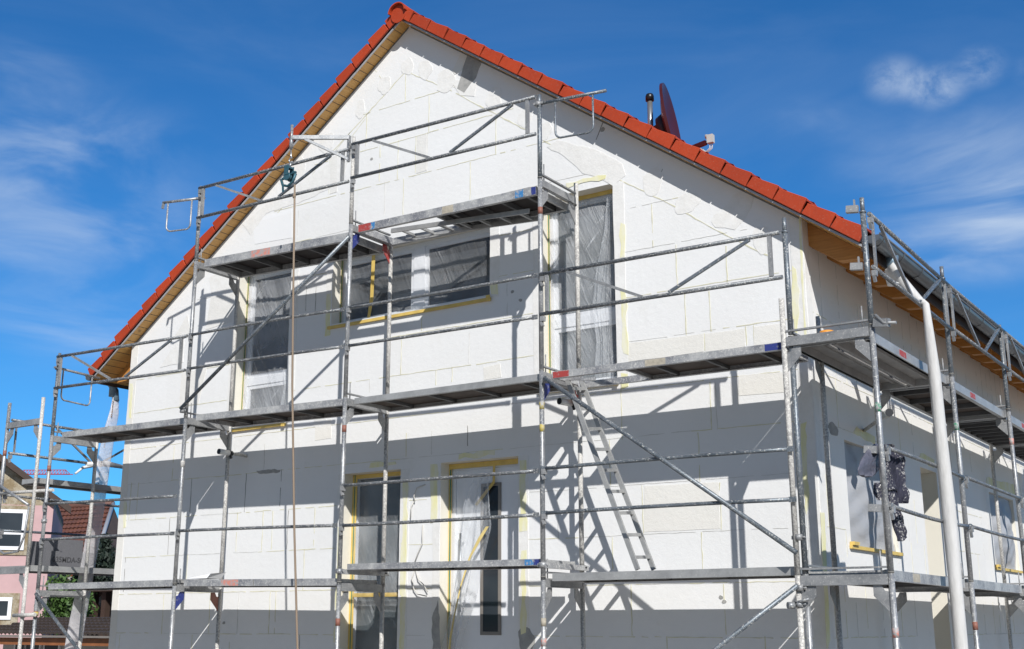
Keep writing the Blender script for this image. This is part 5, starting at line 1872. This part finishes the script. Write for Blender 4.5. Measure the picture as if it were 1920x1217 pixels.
for (u0, v0, u1, v1, trans) in ((-32, 953, 48, 1032, True), (-34, 1117, 22, 1162, False)):
    s1_, _ = pp_(u0, (v0 + v1) / 2)
    s0_, _ = pp_(u1, (v0 + v1) / 2)
    z1_ = pp_(u1, v0 + 3)[1]
    z0_ = pp_(u1, v1)[1]
    pbox(MB(), s0_ - 0.16, s1_ + 0.1, z0_ - 0.12, z1_ + 0.1, -0.03, 0.002).build('rough_reveal', 'bare_brickwork', pk)
    f = MB()
    fw_ = 0.09
    pbox(f, s0_, s0_ + fw_, z0_, z1_, -0.06, -0.031)
    pbox(f, s1_ - fw_, s1_, z0_, z1_, -0.06, -0.031)
    pbox(f, s0_ + fw_, s1_ - fw_, z0_, z0_ + fw_, -0.06, -0.031)
    pbox(f, s0_ + fw_, s1_ - fw_, z1_ - fw_, z1_, -0.06, -0.031)
    if trans:
        zz = z0_ + (z1_ - z0_) * 0.42
        pbox(f, s0_ + fw_, s1_ - fw_, zz - 0.04, zz + 0.04, -0.059, -0.031)
    w = f.build('window', 'window_frame_white', pk)
    pbox(MB(), s0_ + 0.04, s1_ - 0.04, z0_ + 0.04, z1_ - 0.04, -0.045, -0.035).build('pane', 'glass_dark', w)


def tiled_roof(name, m, A, B, C_, E_, parent, rows=14, cols=30):
    """A,B ridge ends, C_,E_ eave ends (under A, under B): stepped tile courses with rolls"""
    A, B, C_, E_ = map(Vector, (A, B, C_, E_))
    nrm = (B - A).cross(C_ - A).normalized()
    if nrm.z < 0:
        nrm = -nrm
    mb = MB()
    for r_ in range(rows):
        t0, t1 = r_ / rows, (r_ + 1) / rows

        def fn(a_, b_, t0=t0, t1=t1):
            t = t0 if b_ < 0.4 else t1
            p = A.lerp(C_, t).lerp(B.lerp(E_, t), a_)
            h = 0.0 if b_ < 0.4 else 0.05
            if b_ > 0.9:
                h = 0.0
            return p + nrm * (h + 0.035 * abs(math.sin(math.pi * a_ * cols)))
        mb.grid(fn, cols * 4, 3, smooth=False)
    return mb.build(name, m, parent, fix=False)


# old red roofed house
oh = thing('old_tiled_house', (-20, 17, GZ), 'low house with a weathered red tiled roof behind the scaffold', 'house')
A, B = onY(88, 968, 17), onY(212, 945, 17.5)
B.z = A.z = onY(205, 948, 17.5).z
A.x = -27
C1, E1 = onY(88, 1075, 14.5), onY(172, 1075, 14.5)
C1.x = -24.5
E1.z = C1.z
tiled_roof('roof', 'old_tile', A, B, C1, E1, oh)
hipe = onY(262, 1062, 16.5)
hipe.z = E1.z
f = MB().face([B, E1, hipe])
f.build('hip_slope', 'brown_tile', oh, fix=False)
MB().tube([B + Vector((0, 0, 0.05)), E1 + Vector((0, 0, 0.06))], 0.07, 8).build('hip_ridge', 'verge_metal', oh)
MB().tube([A + Vector((0, 0, 0.05)), B + Vector((0, 0, 0.05))], 0.1, 8).build('ridge', 'old_tile', oh)
MB().hexa([(C1.x, C1.y + .3, GZ), (E1.x, E1.y + .3, GZ), (hipe.x, 22, GZ), (C1.x, 22, GZ)], [(C1.x, C1.y + .3, C1.z), (E1.x, E1.y + .3, C1.z), (hipe.x, 22, C1.z), (C1.x, 22, C1.z)]).build('wall', 'dark_wood', oh)
# bright orange roof just behind
bh = thing('orange_roofed_house', (-30, 26, GZ), 'bright orange tiled roof peeking over the weathered red one', 'house')
A2, B2 = onY(60, 948, 27), onY(165, 944, 27)
B2.z = A2.z
C2, E2 = onY(60, 985, 25), onY(178, 985, 25)
E2.z = C2.z
tiled_roof('roof', 'bright_tile', A2, B2, C2, E2, bh, 6, 20)
MB().hexa([(C2.x, 25.2, GZ), (E2.x, 25.2, GZ), (E2.x, 29, GZ), (C2.x, 29, GZ)], [(C2.x, 25.2, C2.z), (E2.x, 25.2, C2.z), (E2.x, 29, C2.z), (C2.x, 29, C2.z)]).build('wall', 'concrete_light', bh)
# small white wall with red roof slope at 95-150 / 1080-1110
wh = thing('white_annex', (-13.5, 12.5, GZ), 'small white annex with a red roof edge beside the pink house', 'building')
q0, q1 = onY(112, 1082, 12.5), onY(158, 1115, 12.5)
MB().box((q0.x, 12.5, GZ), (q1.x, 14, q0.z)).build('wall', 'concrete_light', wh)
r0_, r1_ = onY(86, 1078, 12.2), onY(112, 1104, 12.2)
tiled_roof('roof', 'bright_tile', (r0_.x, 13.2, r0_.z + .1), (r1_.x, 13.2, r0_.z + .1), (r0_.x, 12.0, r1_.z), (r1_.x, 12.0, r1_.z), wh, 3, 8)

# shed with dark tiles
sh_ = thing('garden_shed', (-9, 6.5, GZ), 'low shed with a dark brown tiled roof and orange eaves boards', 'shed')
e0, e1 = onY(-40, 1190, 5.6), onY(320, 1188, 5.6)
tz1 = onY(150, 1160, 6.9).z
tiled_roof('roof', 'brown_tile', (e0.x, 7.2, tz1), (e1.x, 7.2, tz1), (e0.x, 5.5, e0.z), (e1.x, 5.5, e0.z), sh_, 6, 44)
MB().box((e0.x, 5.5, e0.z - 0.04), (e1.x, 5.54, e0.z - 0.0)).build('gutter', 'brown_grey_trim', sh_)
MB().box((e0.x, 5.6, e0.z - 0.19), (e1.x, 5.66, e0.z - 0.05)).build('eaves_board', 'orange_wood', sh_)
MB().box((e0.x, 6.2, GZ), (e1.x, 7.2, e0.z - 0.2)).build('wall', 'concrete_light', sh_)
for u0, u1 in ((30, 48), (50, 76), (85, 112)):
    p0, p1 = onY(u0, 1204, 6.19), onY(u1, 1240, 6.19)
    w = MB()
    frame_rect(w, p0.x, p1.x, p1.z, p0.z, 0.04, 6.15, 6.19)
    w = w.build('window', 'window_frame_white', sh_)
    MB().box((p0.x + .02, 6.165, p1.z + .02), (p1.x - .02, 6.17, p0.z - .02)).build('pane', 'glass_dark', w)
# dark open carport behind with corrugated sheet
cp = thing('open_shelter', (-11, 9.5, GZ), 'dark open shelter with a grey corrugated roof sheet behind the shed', 'shelter')
p0, p1 = onY(168, 1110, 10.0), onY(262, 1160, 10.0)
MB().box((p0.x, 10.3, GZ), (p1.x + 1, 10.36, p0.z + 0.1)).build('back_panel', 'dark_wood', cp)
MB().box((p0.x - .1, 9.2, p0.z - 0.02), (p1.x + 1, 10.4, p0.z + 0.1)).build('beam', 'dark_wood', cp)
for u_q in (168, 190):
    q = onY(u_q, 1130, 9.4)
    MB().box((q.x, 9.4, GZ), (q.x + 0.15, 9.55, p0.z)).build('post', 'dark_wood', cp)
s0, s1 = onY(182, 1134, 9.9), onY(250, 1112, 9.9)
f = MB().grid(lambda a_, b_: (s0.x + 3.0 * a_, 9.7 + 0.5 * b_, s0.z - 0.02 + 0.4 * b_ + 0.03 * math.sin(a_ * 80)), 120, 2)
f.build('corrugated_sheet', 'concrete_light', cp, fix=False)


# trees and bushes
def foliage(name, m, c, rad, n, leaf, seed, parent=None, cone=False):
    rnd = random.Random(seed)
    mb = MB()
    cl = []
    for _ in range(max(8, n // 120)):
        if cone:
            h = rnd.random()
            rr = (1 - h) * rad[0] * 0.9
            t = rnd.uniform(0, 6.28)
            cl.append((Vector((math.cos(t) * rr * rnd.random() ** .5, math.sin(t) * rr * rnd.random() ** .5, (h - 0.5) * 2 * rad[2])), rad[0] * (0.15 + 0.4 * (1 - h))))
        else:
            p = Vector([rnd.gauss(0, 1) for _ in range(3)]).normalized() * rnd.random() ** 0.4
            cl.append((Vector((p.x * rad[0], p.y * rad[1], p.z * rad[2])) * 0.8, min(rad) * rnd.uniform(0.25, 0.5)))
    for _ in range(n):
        p, r_ = rnd.choice(cl)
        q = Vector([rnd.gauss(0, 0.5) for _ in range(3)]) * r_ + p + Vector(c)
        a_ = Vector([rnd.uniform(-1, 1) for _ in range(3)]).normalized()
        b_ = a_.cross(Vector([rnd.uniform(-1, 1) for _ in range(3)])).normalized()
        s_ = leaf * rnd.uniform(0.6, 1.3)
        mb.face([q - a_ * s_, q + b_ * s_ * 0.45, q + a_ * s_, q - b_ * s_ * 0.45])
    return mb.build(name, m, parent, fix=False)


def tree(label, base, c, rad, n, leaf, m, seed, cat='tree', cone=False, name='tree'):
    t_ = thing(name, base, label, cat)
    b_ = Vector(base)
    c_ = Vector(c)
    mb = MB().tube([b_, b_.lerp(c_, 0.5) + Vector((0.05, 0, 0)), c_ + Vector((0, 0, rad[2] * (0.5 if cone else 0.2)))], [0.12, 0.08, 0.03], 8)
    rnd = random.Random(seed)
    for _ in range(7):
        s_ = b_.lerp(c_, rnd.uniform(0.4, 0.95))
        mb.tube([s_, s_ + Vector((rnd.uniform(-1, 1) * rad[0] * .7, rnd.uniform(-1, 1) * rad[1] * .7, rnd.uniform(0.1, .7) * rad[2]))], [0.04, 0.012], 6)
    mb.build('trunk', 'bark', t_)
    foliage('crown', m, c, rad, n, leaf, seed, t_, cone)


c = onY(132, 1128, 8.2)
tree('bright green leafy bush with white flowers beside the pink house', (c.x, 8.2, GZ), c, (0.75, 0.6, 0.75), 4200, 0.06, 'leaf_green', 3, 'bush', name='bush')
c = onY(193, 1078, 12.5)
tree('dark green spruce growing behind the shed by the house corner', (c.x, 12.5, GZ), c, (0.8, 0.9, 1.0), 5200, 0.06, 'leaf_dark', 5, cone=True)
c = onY(224, 1092, 12.0)
tree('dark bushy conifer close to the corner of the white wall', (c.x, 12.0, GZ), c, (0.9, 0.9, 0.95), 5200, 0.06, 'leaf_dark', 6)
c = onY(175, 1090, 11.5)
tree('dark low shrub hidden behind the hanging plastic sleeve', (c.x, 11.5, GZ), c, (0.8, 0.8, 0.8), 3200, 0.07, 'leaf_dark', 8, 'shrub', name='shrub')

# crane
ck = thing('tower_crane', (-171, 120, GZ), 'distant red tower crane jib beyond the pink house', 'crane')
j0, j1 = onY(40, 889, 120), onY(131, 889, 120)
f = MB()
H = 0.75
dj = (j1 - j0)
for off in ((0, 0, 0), (0, 0.6, 0)):
    o_ = Vector(off)
    f.bar(j0 + o_, j1 + o_, 0.12, 0.12)
f.bar(j0 + Vector((0, .3, H)), j0.lerp(j1, 0.88) + Vector((0, .3, H)), 0.12, 0.12)
nb = 16
for k in range(nb):
    p_, q_ = j0.lerp(j1, k / nb), j0.lerp(j1, (k + 1) / nb)
    top = j0.lerp(j1, min(0.88, (k + 0.5) / nb)) + Vector((0, .3, H))
    f.bar(p_, top, 0.07, 0.07)
    f.bar(top, q_, 0.07, 0.07)
f.build('jib', 'crane_red', ck)
mp_ = j0.lerp(j1, -0.9)
f = MB()
for sx in (-.8, .8):
    for sy in (-.8, .8):
        f.bar(mp_ + Vector((sx, sy, 3)), Vector((mp_.x + sx, 120 + sy, GZ)), 0.2, 0.2)
f.build('mast', 'crane_red', ck)

# far trees and houses behind the camera are left out; a pale render wall opposite is not in view
